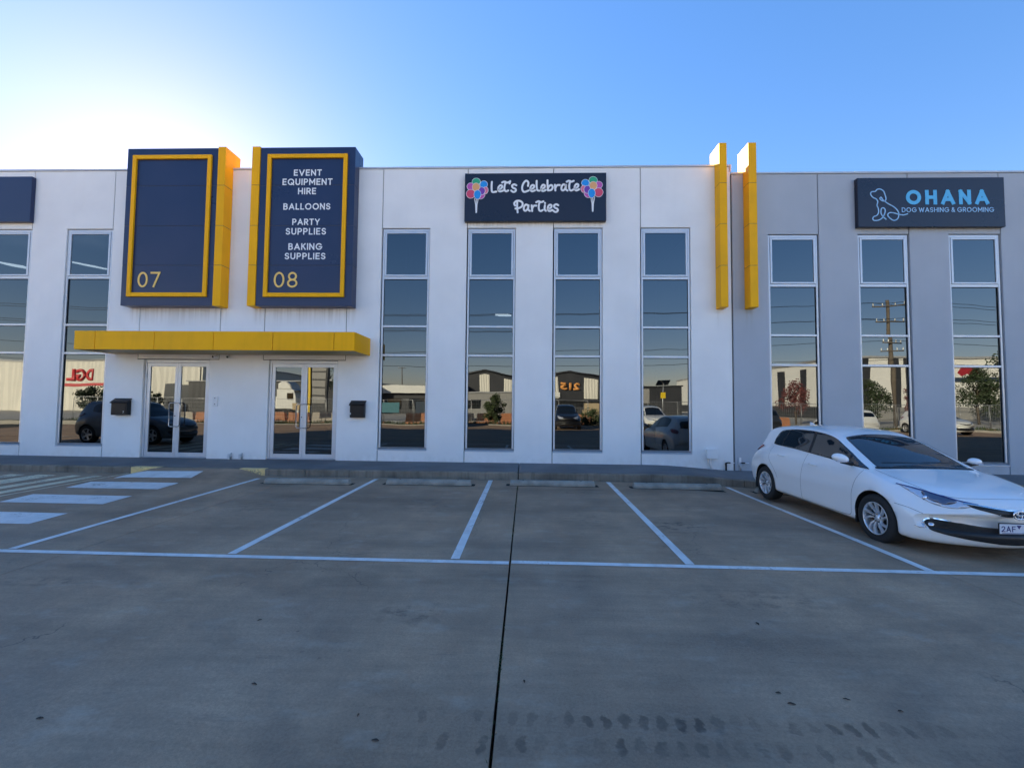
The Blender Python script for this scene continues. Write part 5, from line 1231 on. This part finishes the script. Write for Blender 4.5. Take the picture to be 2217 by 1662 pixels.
# temporary fencing
def fence_panel():
    t = thing('mesh_fence', (0, -13.4, 0), '', 'fence', 'temporary mesh fence panels along the verge')
    q = bmesh.new(); tube(q, [(-1.17, 0, .05), (-1.17, 0, 2.0), (1.17, 0, 2.0), (1.17, 0, .05)], .025, 6); tube(q, [(-1.17, 0, .2), (1.17, 0, .2)], .02, 6); obj('frame', q, 'galv', t, local=True)
    q = bmesh.new()
    for i in range(1, 18): x = -1.17+2.34*i/18; tube(q, [(x, 0, .2), (x, 0, 2.0)], .0055, 3, False)
    for i in range(1, 6): tube(q, [(-1.17, .004, .2+.3*i), (1.17, .004, .2+.3*i)], .0055, 3, False)
    m_ = obj('mesh_infill', q, 'galv', t, local=True); m_['kind'] = 'stuff'
    q = bmesh.new(); bx(q, 1.0, 1.34, -.3, .3, -.06, .1, bev=.02); obj('foot_block', q, 'barrier_orange', t, local=True)
    return t
f0 = fence_panel(); f0.location = (-37.2, -13.4, -.02); f0['label'] = 'temporary mesh fence panel along the far verge'
for i in range(1, 36):
    c = copy_tree(f0); c.location = (-37.2+2.42*i, -13.4, -.02)
# water-filled barriers and site clutter behind the fence
def barrier_bm():
    return prism([(-.95, 0), (.95, 0), (.95, .2), (.9, .3), (.85, .85), (.8, .9), (-.8, .9), (-.85, .85), (-.9, .3), (-.95, .2)], -.22, .22, bev=.03)
for i in range(26):
    x = -30+2.05*i
    if -14 < x < -11 or 22 < x < 24: continue
    o = obj('traffic_barrier', barrier_bm(), 'barrier_orange' if i % 3 else 'barrier_white'); o.location = (x, -15.2, -.06)
    tag(o, 'orange plastic traffic barrier behind the mesh fence' if i % 3 else 'white plastic traffic barrier among the orange ones', 'barrier', 'plastic barriers behind the fence')
for (x, w_, z0, z1, m, lab) in ((-12.4, 1.9, .9, 1.75, 'banner_teal', 'teal banner tied to the mesh fence'), (-9.2, 4.2, .9, 1.85, 'banner_navy', 'long dark navy banner tied to the mesh fence'), (-19.3, 1.0, 1.1, 1.65, 'box_tan', 'small tan notice tied to the mesh fence'), (40.5, 3.2, .9, 1.7, 'site_red', 'red banner tied to the far right mesh fence')):
    o = obj('fence_banner', B(x, x+w_, -13.34, -13.32, z0, z1, bev=.004), m); tag(o, lab, 'banner')
obj_ = thing('site_office', (-4.5, -21, 0), 'grey portable site hut behind the fence, mirrored behind the shrub', 'hut'); obj('wall', B(-9.5, -1.0, -24, -21, .15, 2.75, bev=.03), 'sheet_mid', obj_); obj('roof', B(-9.6, -.9, -24.1, -20.9, 2.76, 2.9), 'roof_sheet', obj_); obj('window', B(-6, -4.6, -20.99, -20.96, 1.2, 2.1), 'car_glass', obj_)
t = thing('pallet_stack', (6.8, -20, 0), 'stack of pale crates behind the fence, mirrored over the black car', 'crates')
for k in range(3): obj('crate', B(5.6+.15*k, 8.0+.1*k, -21, -20, -.05+.62*k, .55+.62*k, bev=.02), 'box_tan', t)
# pylon sign by the entrance
t = thing('pylon_sign', (-19.2, -17.5, 0), 'tall dark tenant sign with grey blades and a yellow edge', 'sign')
obj('frame', B(-19.95, -18.5, -17.9, -17.5, -.1, 6.2), 'sheet_dark', t); obj('yellow_edge', B(-20.15, -19.97, -17.95, -17.4, -.1, 6.4), 'safety_yellow', t)
for k in range(6): obj('tenant_panel', B(-19.85, -18.62, -17.49, -17.46, 1.6+.75*k, 2.2+.75*k), 'sheet_mid', t)
# trees
def tree(name, x, y, h, r, leaf, label, seed, n=1500, base=.3, group='trees across the street', conical=.0, ls=.16):
    q = random.Random(seed); t = thing(name, (x, y, 0), label, 'tree' if name != 'shrub' else 'shrub', group)
    tr = bmesh.new(); tube(tr, [(x, y, -.1), (x+.05*h*q.uniform(-.3, .3), y, h*.35), (x+.05*h*q.uniform(-.5, .5), y, h*.75)], [h*.022, h*.016, h*.006], 8)
    tips = []
    for k in range(14):
        z = h*(base+.05+.5*q.random()); a = q.uniform(0, 6.3); L = r*q.uniform(.55, .95)*(1-conical*(z/h-base)); e = Vector((x+math.cos(a)*L, y+math.sin(a)*L, z+h*.12*q.uniform(.2, 1.3)))
        tube(tr, [(x, y, z-.08*h), (Vector((x, y, z))+e)*.5+UZ*.03*h, e], [h*.008, h*.005, h*.002], 5); tips.append(e)
    obj('trunk', tr, 'bark', t)
    cl = []
    for k in range(34):
        u = q.random(); zz_ = h*(base+.04)+(h*(.95-base))*u; w_ = r*(1-conical*u)*math.sqrt(max(.05, 1-(2*abs(u-.42))**2.4)); a = q.uniform(0, 6.3); d = w_*math.sqrt(q.random())
        cl.append((Vector((x+math.cos(a)*d, y+math.sin(a)*d, zz_)), r*q.uniform(.2, .42)))
    cl += [(e, r*.3) for e in tips]
    lf = bmesh.new()
    for k in range(int(n*2.6)):
        c, cr = q.choice(cl); v = Vector((q.gauss(0, 1), q.gauss(0, 1), q.gauss(0, .8))); v = v.normalized()*cr*q.random()**.4; p = c+v
        s = ls*q.uniform(.6, 1.3); a1 = Vector((q.gauss(0, 1), q.gauss(0, 1), q.gauss(0, 1))).normalized(); a2 = a1.cross(Vector((q.gauss(0, 1), q.gauss(0, 1), q.gauss(0, 1)))).normalized()
        lf.faces.new([lf.verts.new(p+a1*s*.6), lf.verts.new(p+a2*s*.35), lf.verts.new(p-a1*s*.6), lf.verts.new(p-a2*s*.35)])
    obj('crown', lf, leaf, t)
    return t
tree('tree', 28.6, -25, 4.3, 1.5, 'leaf_red', 'small red-leaved tree mirrored in the first window of the grey building', 1, 900, .22)
tree('tree', 37.6, -27, 4.6, 1.7, 'leaf_dark', 'dark tree mirrored right behind the tall power pole', 2, 1600, .15)
tree('tree', 43.0, -27, 4.4, 1.4, 'leaf_red', 'small red-leaved tree mirrored at the edge of the middle grey-building window', 12, 1200, .25)
tree('tree', 48.2, -26, 6.0, 2.0, 'leaf_dark', 'dark green cone-shaped tree mirrored at the left of the last window', 3, 1800, .12, conical=.5)
tree('tree', 54.2, -28, 8.2, 3.1, 'leaf_dark', 'tallest dark green tree mirrored at the right of the last window', 4, 2800, .12, conical=.3, ls=.22)
tree('tree', -20.8, -22, 6.6, 1.6, 'leaf_dark', 'sparse dark tree mirrored beside the tenant sign', 5, 700, .45)
for i, x in enumerate((-66.5, -62.5, -58.8)): tree('tree', x, -43, 3.6+.5*(i % 2), 2.2, 'leaf_dark', ('round dark shrub tree under the red lettering', 'second round dark shrub tree below the red stripe', 'round dark shrub tree beside the roller door')[i], 20+i, 900, .1, ls=.3)
tree('shrub', -2.5, -11.7, 2.3, .85, 'leaf_mid', 'leafy green shrub on the verge, mirrored in the second window from the doors', 6, 1800, .02, group='verge shrubs', ls=.11)
tree('shrub', -24, -11.8, 1.5, 1.0, 'leaf_mid', 'low leafy shrub on the verge by the truck', 7, 900, .02, group='verge shrubs', ls=.11)
tree('shrub', 5.2, -11.8, 1.2, .9, 'leaf_mid', 'low leafy shrub on the verge behind the black car', 8, 900, .02, group='verge shrubs', ls=.11)
# prime mover
t = thing('truck', (-25, -24, 0), 'white prime mover truck with a tall sleeper cab, mirrored in the second door', 'truck')
obj('cab', prism([(-26.2, 1.0), (-24.1, 1.0), (-23.9, 1.7), (-24.0, 2.4), (-24.25, 3.0), (-24.5, 3.1), (-26.2, 3.1)], -23.0, -25.3, bev=.06), 'sheet_white', t)
obj('roof_fairing', prism([(-26.15, 3.11), (-24.6, 3.11), (-24.85, 3.6), (-25.3, 3.95), (-25.8, 3.95), (-26.15, 3.7)], -23.15, -25.15, bev=.1), 'sheet_white', t)
obj('side_window', B(-25.1, -24.3, -22.99, -22.95, 2.0, 2.7, bev=.02), 'car_glass', t); obj('sun_visor', B(-24.2, -23.9, -25.1, -23.2, 2.85, 2.95), 'sheet_dark', t)
obj('chassis', B(-30.5, -24.2, -24.5, -23.8, .75, .98), 'sheet_dark', t); obj('fuel_tank', B(-27.9, -26.5, -23.4, -23.0, .55, 1.1, bev=.12, seg=3), 'steel', t); obj('bumper', B(-24.1, -23.75, -25.3, -23.0, .4, 1.0, bev=.05), 'sheet_white', t); obj('engine_cover', B(-28.0, -26.3, -24.9, -23.4, 1.0, 2.3, bev=.05), 'sheet_white', t)
for x in (-24.9, -28.6, -29.8):
    for y in (-23.15, -25.15):
        q = lathe([(.3, -.15), (.5, -.16), (.52, 0), (.5, .16), (.3, .15), (.001, .1)], 'y', 28); o = obj('wheel', q, 'tyre', t, local=True); o.location = Vector((x, y, .46))-wloc(t)
# speed / solar sign
t = thing('solar_sign', (12.0, -16, 0), 'roadside solar-powered sign post mirrored behind the white car', 'sign'); q = bmesh.new(); tube(q, [(12, -16, -.1), (12, -16, 3.6)], .05, 8); obj('post', q, 'galv', t); obj('panel', B(11.8, 12.2, -15.95, -15.9, 2.3, 2.8), 'safety_yellow', t); q = bmesh.new(); bx(q, -.5, .5, -.35, .35, -.02, .02); o = obj('solar_panel', q, 'car_glass', t, local=True); o.location = (0, 0, 3.65); o.rotation_euler = (R(35), 0, 0)
# parked cars behind the camera
def clone_car(src, loc, rz, label, paint=None):
    c = copy_tree(src); c.location = loc; c.rotation_euler = (0, 0, rz); c['label'] = label
    if paint:
        for ch in c.children:
            if ch.name.startswith('body'):
                ch.data = ch.data.copy(); ch.data.materials[0] = MATS[paint]
    return c
if not globals().get('SKIP_CAR'):
    G = 'cars parked across the lot'
    s0 = car('parked_car', SUV, 'paint_black', (2.85, -8.1, gz(2.85, -8)), R(90), 'black suv parked facing the building, mirrored under the number 215', G, detail=False, zw=.34, arch=.375)
    clone_car(s0, (8.7, -8.0, gz(8.7, -8)), R(91), 'white suv parked facing the building beside the black one', 'paint_white2')
    clone_car(s0, (-5.9, -8.2, gz(-5.9, -8)), R(90), 'black suv parked opposite the second glass door', None)
    clone_car(s0, (15.9, -8.3, gz(15.9, -8)), R(-90), 'dark grey suv parked tail to the building, mirrored behind the hatchback roof', 'paint_grey')
    clone_car(s0, (21.9, -8.3, gz(21.9, -8)), R(-90), 'white suv parked tail to the building, mirrored in the middle grey-building window', 'paint_white2')
    clone_car(s0, (27.6, -8.0, gz(27.6, -8)), R(90), 'white suv parked facing the building, mirrored in the last window', 'paint_white2')
    clone_car(s0, (-15.2, 5.9, gz(-15.2, 5.9)), R(4), 'silver suv standing left of the view, mirrored in the low left window', 'paint_silver')
